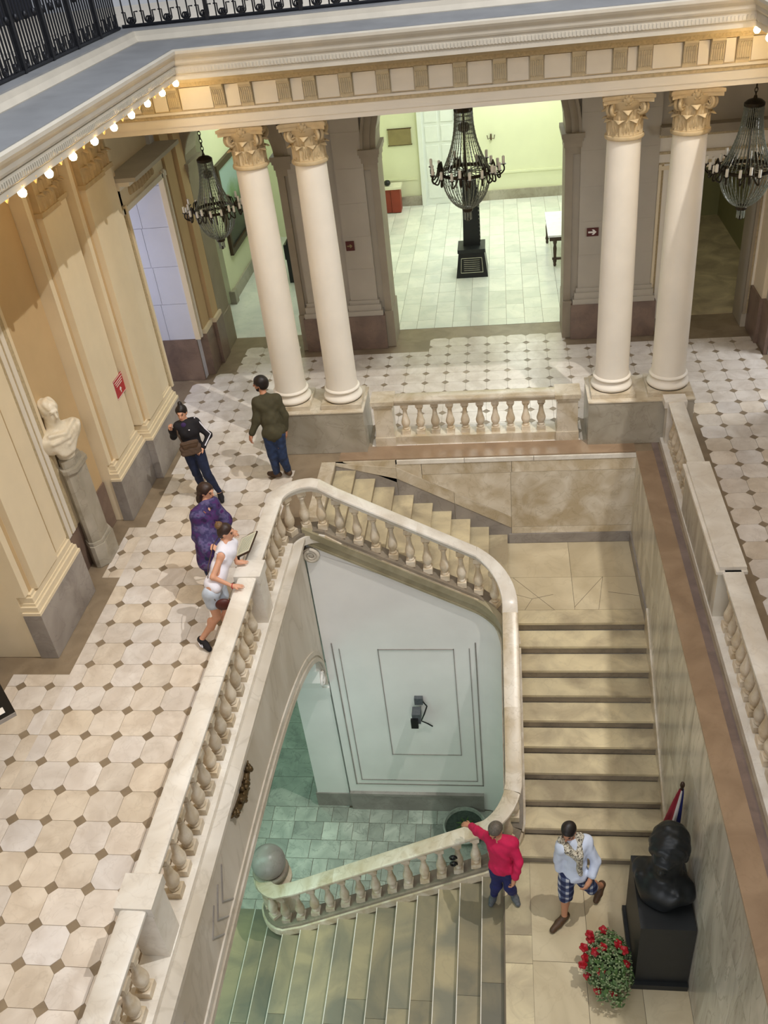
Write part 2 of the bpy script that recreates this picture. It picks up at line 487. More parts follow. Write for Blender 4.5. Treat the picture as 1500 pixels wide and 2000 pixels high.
for q in range(6):
    for r in range(5):
        bb = MB(); bb.box(-2.6+q*0.8+0.004, -1.8+q*0.8-0.004, -0.42+r*0.68+0.004, 0.26+r*0.68-0.004, ZG-0.02, ZG); bb.build('floor_tile', 'ground_tile', gf)
# ------------------------------------------------------------------ walls of the hall
def arc(cx, cz, r, a0, a1, n):
    return [(cx + r*math.cos(a0+(a1-a0)*i/n), cz + r*math.sin(a0+(a1-a0)*i/n)) for i in range(n+1)]
ZC = 5.88
b = MB()
y0, y1 = 5.93, 6.60
b.box(-3.2, -0.40, y0, y1, 0, ZC); b.box(1.25, 3.10, y0, y1, 0, ZC); b.box(6.41, 8.30, y0, y1, 0, ZC); b.box(9.75, 12.5, y0, y1, 0, ZC)
b.prism([(-0.40, ZC), (-0.40, 3.78)] + arc(0.425, 3.78, 0.825, PI, 0, 20)[1:-1] + [(1.25, 3.78), (1.25, ZC)], 'y', y0, y1)
b.prism([(3.10, ZC), (3.10, 3.78)] + arc(4.755, 3.78, 1.655, PI, 0, 28)[1:-1] + [(6.41, 3.78), (6.41, ZC)], 'y', y0, y1)
b.box(8.30, 9.75, y0, y1, 3.05, ZC)
wb = structure('wall_back', 'grey stone wall with arched openings behind the columns', b, 'back_wall_stone', 'wall')
# dado, pilasters, imposts, archivolts of the back wall
def base_block(x0, x1, yf, name='pilaster'):
    t = thing('pilaster', 'x', 'pilaster', ((x0+x1)/2, yf, 0))
    b = MB(); b.box(x0, x1, yf-0.10, 5.93, 0, 0.70); b.build('plinth', 'dado_brown', t)
    b = MB(); b.box(x0+0.03, x1-0.03, yf-0.08, 5.93, 0.70, 0.80); b.box(x0+0.06, x1-0.06, yf-0.05, 5.93, 0.80, 0.92); b.box(x0+0.09, x1-0.09, yf-0.02, 5.93, 0.92, 1.0)
    b.build('base_moulding', 'back_wall_stone', t)
    b = MB(); b.box(x0+0.12, x1-0.12, yf, 5.93, 1.0, ZC); b.build('shaft', 'back_wall_stone', t)
    for k in range(7):
        b = MB(); b.box(x0+0.125, x1-0.125, yf-0.003, yf+0.01, 1.02+k*0.62, 1.02+k*0.62+0.61); b.build('block', 'back_wall_stone', t)
    return t
for (x0, x1, lab) in ((2.20, 2.97, 'grey stone pilaster left of the central arch with a small brown arrow sign'), (1.34, 2.02, 'grey stone pilaster beside the left arch mostly hidden behind the columns'), (6.55, 7.30, 'grey stone pilaster right of the central arch with a white arrow sign'), (7.45, 8.12, 'grey stone pilaster seen between the two right columns')):
    t = base_block(x0, x1, 5.84); t['label'] = lab
for (xj, s, lab, r, cx) in ((3.10, 1, 'left jamb mouldings and archivolt of the central arch', 1.655, 4.755), (1.25, -1, 'archivolt and imposts of the left arch', 0.825, 0.425)):
    t = thing('trim_%d' % (1 if s > 0 else 2), lab, 'arch trim', (cx, 5.9, 3.78), kind='structure')
    for q in (-1, 1):
        b = MB(); xe = cx + q*r
        xs = sorted((xe - q*0.05, xe + q*0.30))
        b.box(xs[0], xs[1], 5.80, 6.63, 3.66, 3.72); b.box(xs[0]+0.02, xs[1]-0.02, 5.83, 6.62, 3.56, 3.66); b.box(xs[0]+0.04, xs[1]-0.04, 5.86, 6.61, 3.44, 3.56); b.box(xs[0]-0.02, xs[1]+0.02, 5.77, 6.64, 3.72, 3.80)
        b.build('impost', 'arch_stone', t)
        b = MB(); xs = sorted((xe - q*0.004, xe + q*0.13)); b.box(xs[0], xs[1], 5.87, 6.605, 0.75, 3.44); b.box(xs[0]-0.01, xs[1]+0.03, 5.83, 6.61, 0, 0.75)
        b.build('jamb', 'arch_stone', t)
    for (ra, rb, yy) in ((r-0.004, r+0.10, 5.88), (r+0.10, r+0.22, 5.85), (r+0.22, r+0.27, 5.82)):
        b = MB(); n = 30
        pa = arc(cx, 3.80, ra, 0, PI, n); pb = arc(cx, 3.80, rb, 0, PI, n)
        v = []
        for yv in (yy, 5.935 if ra > r else 6.605):
            for i in range(n+1): v += [(pa[i][0], yv, pa[i][1]), (pb[i][0], yv, pb[i][1])]
        f = []; K = 2*(n+1)
        for i in range(n):
            f += [(2*i, 2*i+1, 2*i+3, 2*i+2), (K+2*i, K+2*i+2, K+2*i+3, K+2*i+1), (2*i, 2*i+2, K+2*i+2, K+2*i), (2*i+1, K+2*i+1, K+2*i+3, 2*i+3)]
        f += [(0, K, K+1, 1), (2*n, 2*n+1, K+2*n+1, K+2*n)]
        b.add(v, f); b.build('archivolt', 'arch_stone', t)
# right doorway: ornate frame and hood
t = thing('door_1', 'tall doorway at far right with carved frame and moulded hood', 'doorway', (9.0, 5.9, 0), kind='structure')
for xs in ((9.75, 1), (8.30, -1)):
    e, s = xs
    for k, (a, c, d, mm) in enumerate(((0.0, 0.05, 0.05, 'arch_stone'), (0.05, 0.09, 0.02, 'fret_stone'), (0.09, 0.20, 0.045, 'plaster_white'), (0.20, 0.24, 0.02, 'fret_stone'), (0.24, 0.29, 0.06, 'plaster'))):
        q = sorted((e+s*a, e+s*c)); b = MB(); b.box(q[0], q[1], 5.93-d, 5.94, 0.28, 3.15); b.build('frame_moulding', mm, t)
for (z0, z1, d, mm) in ((3.05, 3.12, 0.05, 'plaster'), (3.12, 3.18, 0.03, 'fret_stone'), (3.18, 3.32, 0.05, 'plaster_white'), (3.32, 3.36, 0.07, 'fret_stone'), (3.36, 3.60, 0.04, 'plaster_white'), (3.60, 3.66, 0.10, 'fret_stone'), (3.66, 3.74, 0.20, 'arch_stone'), (3.74, 3.80, 0.24, 'arch_stone')):
    b = MB(); b.box(7.98 if z0 > 3.5 else 8.0, 10.06, 5.93-d, 5.94, z0, z1); b.build('hood_moulding', mm, t)

# rooms behind
b = MB(); b.box(1.75, 1.95, 6.6, 15, 0, 5.4); b.box(1.75, 12.5, 15.0, 15.2, 0, 5.4); b.box(7.6, 7.7, 6.6, 15, 0, 5.4)
structure('wall_back_room', 'pale yellow green walls of the bright back room', b, 'green_plaster', 'wall')
b = MB(); b.box(1.95, 3.08, 14.94, 15.0, 0, 0.26); b.box(4.25, 7.6, 14.94, 15.0, 0, 0.26); b.box(1.95, 2.0, 6.6, 15, 0, 0.26)
structure('baseboard_back', 'grey marble baseboard of the bright back room', b, 'pedestal_marble', 'baseboard')
b = MB(); b.box(1.95, 2.98, 14.97, 15.0, 0.70, 0.75); b.box(4.30, 7.6, 14.97, 15.0, 0.70, 0.75)
structure('trim_3', 'thin dado rail along the back room wall', b, 'green_plaster', 'trim')
b = MB(); b.box(-3, 12.5, 6.6, 15.2, 5.4, 5.6)
structure('ceiling', 'ceiling over the rooms behind the arches', b, 'plaster_white', 'ceiling')
t = thing('door_2', 'tall white panelled door in the back room wall', 'door', (3.66, 15, 0), kind='structure')
b = MB(); b.box(3.08, 3.20, 14.88, 15, 0, 3.3); b.box(4.12, 4.24, 14.88, 15, 0, 3.3); b.build('frame', 'white_paint', t)
b = MB(); b.box(3.20, 4.12, 14.95, 14.99, 0, 3.3); b.build('leaf', 'white_paint', t)
for c in range(2):
    for r in range(6):
        b = MB(); x0 = 3.28+c*0.43; b.box(x0, x0+0.34, 14.925, 14.955, 0.18+r*0.5, 0.18+r*0.5+0.40); b.build('panel', 'white_paint', t)
# left room
b = MB(); b.box(-1.1, -0.9, 8.65, 16, 0, 5.4); b.box(-3.2, -0.9, 8.5, 8.65, 0, 5.4); b.box(1.55, 1.75, 6.6, 16, 0, 5.4); b.box(-1.1, 1.75, 13.0, 13.2, 0, 5.4)
structure('wall_left_room', 'light green walls of the room seen through the left arch', b, 'green_plaster', 'wall')
b = MB(); b.box(-0.9, -0.86, 8.7, 13, 0, 0.28); b.box(-0.94, -0.80, 8.46, 8.70, 0, 0.30)
structure('baseboard_left', 'grey baseboard in the left room', b, 'pedestal_marble', 'baseboard')
# dim right room
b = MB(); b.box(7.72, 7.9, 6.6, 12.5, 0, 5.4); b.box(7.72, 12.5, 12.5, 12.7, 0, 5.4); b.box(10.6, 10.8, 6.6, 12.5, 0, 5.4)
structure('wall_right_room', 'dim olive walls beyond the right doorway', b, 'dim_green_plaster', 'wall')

# left wall with bays
b = MB()
b.box(-1.5, -0.78, -1.63, 0.07, 0, ZC)
b.box(-1.5, -0.62, 0.07, 2.64, 0, ZC)
b.box(-1.5, -1.32, -12, -2.91, 0, ZC)
b.box(-1.5, -0.70, -2.91, -1.63, 0, ZC)
b.box(-1.5, -0.50, 2.64, 2.86, 0, ZC); b.box(-1.5, -0.62, 2.86, 4.97, 3.95, ZC); b.box(-1.05, -0.55, 4.97, 5.93, 0, ZC)
wl = structure('wall_left', 'cream plaster wall of the left gallery with bays and pilasters', b, 'plaster', 'wall')
b = MB(); b.box(-0.80, -0.765, -1.45, 0.05, 0.72, ZC); b.build('bay_panel', 'plaster_tan', wl)
b = MB(); b.box(-0.80, -0.74, -1.61, 0.05, 0, 0.72); b.build('bay_dado', 'dado_brown', wl)
b = MB(); b.box(-1.34, -1.28, -12, -2.93, 0, 0.72); b.build('bay_dado', 'dado_marble', wl)
# carved strip in the bay behind the bust
for k, (a, c, d, mm) in enumerate(((-1.60, -1.46, 0.14, 'plaster'), (-1.46, -1.36, 0.10, 'fret_stone'), (-1.36, -1.27, 0.12, 'plaster_white'), (-1.27, -1.23, 0.09, 'fret_stone'), (-1.23, -1.14, 0.12, 'plaster_white'), (-1.14, -1.05, 0.10, 'fret_stone'), (-1.05, -0.96, 0.05, 'plaster'))):
    b = MB(); b.box(-0.78, -0.75+d*0.3, a, c, 0.72, 5.2); b.build('carved_strip', mm, wl)
# vestibule seen through the left doorway
b = MB(); b.box(-3.4, -0.55, 4.75, 4.95, 0, ZC); b.box(-3.4, -1.5, 2.6, 2.8, 0, ZC)
wv = structure('wall_vestibule', 'pale stone wall inside the left doorway, tinted lilac for bluish daylight', b, 'pale_stone', 'wall')
rnd = random.Random(11)
for r in range(6):
    z0 = 0.86 + r*0.72
    xx = -3.3
    offs = 0.55 if r % 2 else 0.30
    cuts = [-3.3, -2.4+offs*0.3, -1.55+offs*0.4, -1.0-offs*0.1, -0.56] if r % 2 else [-3.3, -2.2, -1.7, -1.08, -0.56]
    for a, c in zip(cuts[:-1], cuts[1:]):
        b = MB(); b.box(a+0.004, c-0.004, 4.735, 4.755, z0+0.004, min(z0+0.716, 3.9)); b.build('stone_block', 'pale_stone', wv)
b = MB(); b.box(-3.4, -0.55, 4.72, 4.76, 0, 0.86); b.build('dado', 'dado_brown', wv)
t = thing('door_3', 'doorway in the left wall with carved frame and projecting hood', 'doorway', (-0.55, 3.8, 0), kind='structure')
for (a, c, x1, mm) in ((4.705, 4.745, -0.46, 'plaster'), (4.745, 4.80, -0.49, 'fret_stone'), (4.80, 4.86, -0.45, 'plaster_white'), (4.86, 4.90, -0.48, 'fret_stone'), (2.80, 2.86, -0.44, 'plaster'), (2.74, 2.80, -0.46, 'fret_stone')):
    b = MB(); b.box(-0.56, x1, a, c, 0.86, 3.98); b.build('frame_moulding', mm, t)
for (z0, z1, x1, mm) in ((3.86, 3.94, -0.46, 'plaster_white'), (3.94, 4.24, -0.50, 'plaster'), (4.24, 4.30, -0.40, 'plaster_white'), (4.30, 4.36, -0.24, 'plaster_white'), (4.36, 4.42, -0.12, 'cornice_stone')):
    b = MB(); b.box(-0.62, x1, 2.66, 4.94, z0, z1); b.build('hood_moulding', mm, t)
for k in range(9):
    b = MB(); yy = 3.25 + k*0.135; hh = 0.16 - 0.012*abs(k-4)
    b.ball((-0.50, yy, 4.09), 0.06, 8, 0, hh/0.09); b.build('carved_ornament', 'capital_stone', t, 40)
# corner strip between doorway and left arch
def corner(x0, x1, ya, yb, lab):
    t = thing('pilaster', lab, 'pilaster', (x1, ya, 0))
    b = MB(); b.box(x0, x1+0.06, ya-0.04, yb, 0, 0.86); b.build('plinth', 'dado_brown', t)
    b = MB(); b.box(x0, x1+0.05, ya-0.02, yb, 0.86, 0.95); b.build('base_moulding', 'plaster', t)
    b = MB(); b.box(x0, x1, ya, yb, 0.95, ZC); b.build('shaft', 'plaster_tan', t)
corner(-0.55, -0.46, 4.98, 5.42, 'tan corner pilaster between the hooded doorway and the left arch')
corner(-0.55, -0.40, 5.50, 5.93, 'tan pilaster carrying the left arch jamb')

# right wall
b = MB(); b.box(9.96, 10.4, -12, 2.86, 0, ZC); b.box(9.96, 10.4, 4.72, 5.93, 0, ZC); b.box(9.96, 10.4, 2.86, 4.72, 3.95, ZC)
wr = structure('wall_right', 'wall of the right gallery', b, 'back_wall_stone', 'wall')
b = MB(); b.box(9.84, 9.97, 5.2, 5.93, 0, 0.85); b.box(9.90, 9.97, -12, 2.86, 0, 0.85); b.box(9.90, 9.97, 4.72, 5.2, 0, 0.85); b.build('dado', 'dado_brown', wr)
b = MB(); b.box(9.88, 9.97, 5.24, 5.93, 0.85, ZC); b.build('strip', 'plaster', wr)

# pilasters of the left wall
def wall_pilaster(y0, y1, xf, lab, xw=-0.62):
    t = thing('pilaster', lab, 'pilaster', (xf, (y0+y1)/2, 0))
    ym = y0 + (y1-y0)*0.60
    b = MB(); b.box(xw, xf, y0, y1, 0, 0.72); b.build('plinth', 'dado_marble', t)
    b = MB()
    for (d, za, zb) in ((0.0, 0.72, 0.76), (0.02, 0.76, 0.84), (0.045, 0.84, 0.88), (0.06, 0.88, 0.96), (0.085, 0.96, 1.0)):
        b.box(xw, xf-d, y0+d, y1-d, za, zb)
    b.build('base_moulding', 'plaster', t)
    b = MB(); b.box(xw, xf-0.12, y0+0.02, y1-0.02, 1.0, ZC); b.build('backing', 'plaster', t)
    b = MB(); b.box(xw, xf-0.115, ym+0.03, ym+0.12, 1.0, ZC); b.build('groove_shade_strip', 'plaster_tan', t)  # tan strips laid on the surface paint the shade of recessed channels
    b = MB(); b.box(xw, xf-0.115, y0+0.13, y0+0.19, 1.0, ZC); b.build('groove_shade_strip', 'plaster_tan', t)
    for (a, c, d) in ((y0+0.20, ym+0.02, 0.03), (ym+0.13, y1-0.06, 0.09)):
        b = MB(); b.box(xw, xf-d, a, c, 1.0, 4.62); b.build('shaft', 'plaster', t)
        b = MB(); b.box(xw, xf-d+0.03, a-0.03, c+0.03, 4.62, 4.68); b.build('neck_moulding', 'capital_stone', t)
        cp = MB(); cp.box(xw, xf-d, a, c, 4.68, 5.10); cp.box(xw, xf-d+0.07, a-0.06, c+0.06, 5.10, 5.20)
        cap = cp.build('capital', 'capital_stone', t)
        nl = 3
        for row, (zz, hh) in enumerate(((4.68, 0.22), (4.76, 0.34))):
            for k in range(nl if row == 0 else nl-1):
                yy = a + (c-a)*((k+0.5)/nl if row == 0 else (k+1)/nl)
                link('leaf', LEAF_W, cap, Vector((xf-d-0.005, yy, zz)) - wloc(cap), -PI/2 + PI, (0.8*(c-a)/nl/0.20, 1.0, hh/0.30))
        b = MB(); b.box(xw, xf-d+0.02, a-0.02, c+0.02, 5.20, ZC); b.build('entablature_block', 'plaster', t)
    return t

# acanthus leaf: grows along +z, curls towards -y (outwards); local size 0.20 wide, 0.30 high
def leaf_mesh(name, m):
    b = MB(); nu, nv = 8, 10
    def pt(u, v, back):
        s = -1 + 2*u/nu; t = v/nv
        w = 0.10*(0.80 + 0.32*math.sin(PI*t*0.9))*math.sqrt(max(0.06, 1-t**5))*(1+0.10*math.cos(t*PI*7))
        out = -0.015 - 0.075*t**3 - 0.018*math.cos(s*PI*2.5)*(1-t)
        z = 0.30*math.sin(min(t, 0.86)/0.86*PI/2)**0.9 if t < 0.86 else 0.30 - 0.05*((t-0.86)/0.14)
        if t > 0.86: out -= 0.018*math.sin((t-0.86)/0.14*PI/2)
        out += 0.03*s*s
        if back: out += 0.014
        return (s*w, out, z)
    G = (nu+1)*(nv+1)
    v = [pt(u, q, bk) for bk in (0, 1) for q in range(nv+1) for u in range(nu+1)]
    f = []
    I = lambda u, q: q*(nu+1)+u
    for q in range(nv):
        for u in range(nu):
            f += [(I(u,q), I(u+1,q), I(u+1,q+1), I(u,q+1)), (G+I(u,q), G+I(u,q+1), G+I(u+1,q+1), G+I(u+1,q))]
    for u in range(nu):
        f += [(I(u,0), G+I(u,0), G+I(u+1,0), I(u+1,0)), (I(u,nv), I(u+1,nv), G+I(u+1,nv), G+I(u,nv))]
    for q in range(nv):
        f += [(I(0,q), I(0,q+1), G+I(0,q+1), G+I(0,q)), (I(nu,q), G+I(nu,q), G+I(nu,q+1), I(nu,q+1))]
    b.add(v, f)
    return b.mesh(name, m, 60)
LEAF_W = leaf_mesh('leaf', 'capital_stone')
wall_pilaster(-2.93, -1.61, -0.46, 'cream pilaster with grey marble plinth nearest the camera on the left wall', -0.70)
wall_pilaster(0.05, 1.22, -0.46, 'cream pilaster carrying the red notice, just right of the marble bust')
wall_pilaster(1.23, 2.68, -0.34, 'cream pilaster nearest the hooded doorway on the left wall')
# ------------------------------------------------------------------ cornice, frieze and ceilings
CX0, CX1, CY = 1.22, 8.28, 1.48
cpath = [(CX0, -12, 0), (CX0, CY, 0), (CX1, CY, 0), (CX1, -12, 0)]
tc = thing('trim_4', 'projecting stone cornice around the upper edge of the stair hall', 'cornice', (4.75, CY, 5.9), kind='structure')
for nm, pr, mm in (('corona', [(-0.50, 5.88), (-0.06, 5.88), (-0.06, 5.86), (0.0, 5.86), (0.0, 5.925), (0.014, 5.935), (0.014, 6.035), (-0.50, 6.035)], 'cornice_stone'),
                   ('cyma', [(-0.50, 6.036), (0.03, 6.036), (0.04, 6.06), (0.045, 6.10), (0.075, 6.14), (0.09, 6.17), (0.09, 6.205), (0.06, 6.22), (-0.50, 6.23)], 'cornice_stone'),
                   ('ledge', [(-0.70, 6.10), (-0.499, 6.10), (0.05, 6.215), (0.05, 6.228), (-0.66, 6.262), (-0.70, 6.262)], 'cornice_top'),
                   ('curb', [(-0.95, 6.2), (-0.62, 6.2), (-0.60, 6.27), (-0.63, 6.33), (-0.64, 6.385), (-0.95, 6.385)], 'cornice_stone'),
                   ('curb_top', [(-1.05, 6.30), (-0.67, 6.386), (-0.67, 6.405), (-1.05, 6.41)], 'cornice_top')):
    b = MB(); b.sweep([(u, w) for u, w in pr], cpath); b.build(nm, mm, tc)
# fine reeding of the corona (joined: too small to tell apart singly)
b = MB()
x = CX0 + 0.03
while x < CX1 - 0.03:
    b.box(x, x+0.022, CY-0.024, CY-0.010, 5.945, 5.995); x += 0.044
y = CY - 0.04
while y > -8:
    b.box(CX0+0.010, CX0+0.024, y-0.022, y, 5.945, 5.995); y -= 0.044
o = b.build('reeding', 'cornice_stone', tc); o['kind'] = 'stuff'
# soffits / upper gallery slabs
b = MB(); b.box(-5, CX0-0.05, -12, 7, 5.88, 6.10); b.box(CX1+0.05, 13, -12, 7, 5.88, 6.10); b.box(CX0-0.05, CX1+0.05, CY+0.05, 7, 5.88, 6.10)
b.box(-5, CX0-1.0, -12, 7, 6.10, 6.36); b.box(CX1+1.0, 13, -12, 7, 6.10, 6.36); b.box(CX0-1.0, CX1+1.0, CY+1.0, 7, 6.10, 6.36)
structure('ceiling', 'slab of the upper gallery over the side and back galleries', b, 'plaster_white', 'ceiling')
b = MB(); b.box(-4, 13, 6.0, 6.3, 6.36, 10.5)
structure('wall_upper_back', 'pale upper storey wall behind the back iron railing', b, 'upper_wall', 'wall')
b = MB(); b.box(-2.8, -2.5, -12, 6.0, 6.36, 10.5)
structure('wall_upper_left', 'upper storey wall behind the left iron railing, coloured dark for the dim gallery', b, 'upper_wall_shaded', 'wall')

te = thing('trim_5', 'entablature over the columns with fluted consoles and carved bands', 'entablature', (4.75, 2.03, 5.13), kind='structure')
FX0, FX1 = -0.6, 10.0
for nm, ya, za, zb, mm in (('architrave', 2.015, 5.13, 5.20, 'plaster_white'), ('architrave', 2.000, 5.20, 5.315, 'plaster_white'), ('carved_band', 1.985, 5.315, 5.365, 'fret_stone'), ('architrave_cap', 1.965, 5.365, 5.395, 'plaster_white'), ('frieze', 2.035, 5.395, 5.70, 'plaster'), ('egg_moulding', 1.93, 5.70, 5.76, 'fret_stone'), ('dentil_band', 1.90, 5.76, 5.88, 'console_stone')):
    b = MB(); b.box(FX0, FX1, ya, 2.52, za, zb); b.build(nm, mm, te)
cm = MB()
cm.prism([(0.0, 0.0), (-0.035, 0.0), (-0.035, 0.03), (-0.05, 0.06), (-0.055, 0.18), (-0.08, 0.24), (-0.115, 0.28), (-0.115, 0.305), (0.0, 0.305)], 'x', -0.082, 0.082)
for k in range(6):
    xx = -0.068 + k*0.0272
    cm.prism([(-0.03, 0.035), (-0.062, 0.06), (-0.067, 0.18), (-0.092, 0.24), (-0.05, 0.25)], 'x', xx-0.006, xx+0.006)
cm = cm.mesh('console', 'console_stone')
cons = [0.20, 0.57, 0.957, 1.586, 1.968, 2.482, 2.829, 3.312, 3.805, 4.300, 4.803, 5.306, 5.772, 6.295, 6.800, 7.106, 7.651, 7.976, 8.290, 8.80, 9.2]
for x in cons:
    link('console', cm, te, Vector((x, 2.035, 5.395)) - wloc(te))
for a, c in zip(cons[:-1], cons[1:]):
    b = MB(); b.box(a+0.10, c-0.10, 2.0, 2.04, 5.41, 5.68); b.build('metope', 'plaster_white', te)

# ------------------------------------------------------------------ light bulbs under the cornice
bm_lit = MB()
bm_lit.lathe([(0.0005, -0.085), (0.025, -0.08), (0.042, -0.06), (0.047, -0.035), (0.040, -0.012), (0.022, 0.01), (0.018, 0.02)], n=14)
bm_lit = bm_lit.mesh('glass', 'bulb_glow', 80)
bm_sock = MB().lathe([(0.020, 0.012), (0.026, 0.02), (0.026, 0.05), (0.034, 0.06), (0.034, 0.075)], n=12).mesh('socket', 'socket_gold', 40)
bm_off = MB().lathe([(0.0005, -0.06), (0.012, -0.05), (0.026, -0.02), (0.034, 0.01), (0.030, 0.03), (0.012, 0.045)], n=8).mesh('glass', 'socket_gold', 40)
def bulb(x, y, lit, lab, grp):
    t = thing('light_bulb' if lit else 'cornice_drop', lab, 'light bulb' if lit else 'ornament', (x, y, 5.835), group=grp)
    link('glass' if lit else 'drop', bm_lit if lit else bm_off, t, (0, 0, 0.02), 0, 0.82 if lit else 0.62)
    link('socket', bm_sock, t, (0, 0, 0), 0, 0.7)
for side, xb, word in ((0, CX0-0.02, 'left'), (1, CX1+0.02, 'right')):
    k = 0
    y = 1.50
    while y > -7.5:
        bulb(xb, y, True, 'glowing round bulb hanging under the edge of the %s cornice' % word, 'lit bulbs under the %s cornice' % word)
        if side == 0: bulb(xb, y-0.29, False, 'small pale gold drop between the glowing bulbs of the left cornice', 'drops under the left cornice')
        y -= 0.582; k += 1
# ------------------------------------------------------------------ pedestals and columns
for (x0, x1, lab) in ((1.42, 3.00, 'low grey marble pedestal under the left pair of columns'), (6.56, 8.14, 'low grey marble pedestal under the right pair of columns')):
    t = thing('pedestal', lab, 'pedestal', ((x0+x1)/2, 2.25, 0))
    b = MB(); b.box(x0, x1, 1.83, 2.66, 0, 0.745); b.build('block', 'pedestal_marble', t)
    b = MB(); b.box(x0-0.012, x1+0.012, 1.818, 2.672, 0.745, 0.765); b.build('cap_slab', 'slab_marble', t)
vol = MB()
sp = []
for i in range(34):
    a = i/33*2.3*2*PI; r = 0.085*(1-0.80*i/33)
    sp.append((0.20+0.085-0.0 + r*math.sin(a) - 0.03, 0, 0.34 + r*math.cos(a)))
stem = [(0.12, 0, 0.10), (0.14, 0, 0.20), (0.17, 0, 0.30), (0.21, 0, 0.385)]
vol.tube(stem + sp, [0.016]*4 + [0.024*(1-0.4*i/33) for i in range(34)], 7)
vol = vol.mesh('volute', 'capital_stone', 60)
bell = MB().lathe([(0.225, 0), (0.215, 0.10), (0.215, 0.22), (0.235, 0.34), (0.29, 0.42), (0.29, 0.44)], n=32).mesh('bell', 'capital_stone', 50)
ab = MB()
pts = []
for q in range(4):
    for i in range(9):
        s = -1 + 2*i/8
        u, v = s*0.315, -(0.315 - 0.07*(1-s*s))
        c, sn = math.cos(q*PI/2), math.sin(q*PI/2)
        if i < 8: pts.append((u*c-v*sn, u*sn+v*c))
ab.prism(pts, 'z', 0.44, 0.49); ab.prism([(x*1.05, y*1.05) for x, y in pts], 'z', 0.49, 0.53)
ab = ab.mesh('abacus', 'capital_stone')
flo = MB(); flo.ball((0, 0, 0), 0.045, 10); 
for k in range(6): flo.ball((0.045*math.cos(k*PI/3), 0, 0.045*math.sin(k*PI/3)), 0.026, 8)
flo = flo.mesh('fleuron', 'capital_stone', 60)
shaft = MB().lathe([(0.262, 0), (0.258, 0.05), (0.252, 0.10)] + [(0.252-0.028*(i/12)**1.6, 0.10+3.40*i/12) for i in range(1, 13)], n=48).mesh('shaft', 'column_plaster', 40)
ring = MB().lathe([(0.222, 0), (0.255, 0.01), (0.262, 0.03), (0.255, 0.055), (0.235, 0.06), (0.235, 0.075), (0.222, 0.08)], n=40).mesh('necking', 'capital_stone', 50)
tor = [(0.30, 0.0)] + [(0.285+0.035*math.sin(PI*i/8), 0.095*i/8) for i in range(9)] + [(0.278, 0.10), (0.262, 0.125), (0.262, 0.145), (0.275, 0.155)] + [(0.268+0.024*math.sin(PI*i/6), 0.155+0.055*i/6) for i in range(7)] + [(0.262, 0.215)]
torus = MB().lathe(tor, n=48).mesh('base', 'column_plaster', 50)
plm = MB().box(-0.33, 0.33, -0.33, 0.33, 0, 0.075).mesh('plinth', 'slab_marble')
for x, lab in ((1.79, 'leftmost white column with carved capital, behind the man in green'), (2.645, 'second white column from the left, beside the central arch'), (6.935, 'third white column from the left, right of the small back balustrade'), (7.79, 'rightmost white column, where the right balustrade ends')):
    t = thing('column', lab, 'column', (x, 2.25, 0.765), group='columns at the back of the stair well')
    link('plinth', plm, t, (0, 0, 0)); link('base', torus, t, (0, 0, 0.075)); link('shaft', shaft, t, (0, 0, 0.288))
    link('necking', ring, t, (0, 0, 3.785))
    cap = link('capital', bell, t, (0, 0, 3.85))
    link('abacus', ab, cap, (0, 0, -0.02))
    for k in range(8):
        a = k*PI/4 + PI/8
        link('leaf', LEAF_W, cap, (0.215*math.cos(a-PI/2), 0.215*math.sin(a-PI/2), 0.0), a, (0.82, 0.9, 0.68))
        a = k*PI/4
        link('leaf', LEAF_W, cap, (0.208*math.cos(a-PI/2), 0.208*math.sin(a-PI/2), 0.05), a, (0.82, 1.0, 0.92))
    for k in range(4):
        for dd in (-0.10, 0.10):
            link('volute', vol, cap, (0, 0, 0.0), PI/4 + k*PI/2 + dd)
        link('fleuron', flo, cap, (0.265*math.cos(k*PI/2-PI/2), 0.265*math.sin(k*PI/2-PI/2), 0.45), k*PI/2)

# ------------------------------------------------------------------ stair well walls
b = MB(); b.box(2.27, XR+0.2, YB, YB+0.25, Z1-0.1, -0.014)
wsb = structure('wall_stair_back', 'back wall of the stair well clad in veined cream marble', b, 'cut_marble', 'wall')
def slab(x0, x1, z0, z1, m='slab_marble', d=0.02):
    bb = MB(); bb.box(x0+0.003, x1-0.003, YB-d, YB, z0+0.003, z1-0.003); bb.build('wall_slab', m, wsb)
KU = RISE/0.305
zl = lambda x, o: -(x-2.5)*KU + o
for (a, c) in ((3.5, 4.6), (4.6, 5.7), (5.7, XR)):
    slab(a, c, -0.085, -0.008, 'rail_marble', 0.03)
slab(3.9, 5.35, -0.30, -0.09); slab(5.35, XR, -0.30, -0.09)
slab(5.33, XR, -1.40, -0.30)
slab(5.33, XR, -1.54, -1.40); slab(5.28, XR, -1.735, -1.54, 'dado_marble', 0.035)
def pslab(pts, m='slab_marble', d=0.02):
    bb = MB(); bb.prism(pts, 'y', YB-d, YB); bb.build('wall_slab', m, wsb)
pslab([(2.62, -0.01), (3.48, -0.01), (3.48, zl(3.48, 0.12))], 'slab_marble')
pslab([(3.90, -0.303), (5.327, -0.303), (5.327, zl(5.327, 0.42)), (3.90, zl(3.9, 0.42))], 'slab_marble')
pslab([(3.485, -0.09), (3.895, -0.09), (3.895, zl(3.895, 0.42)-0.003), (3.485, zl(3.485, 0.42)-0.003)], 'slab_marble')
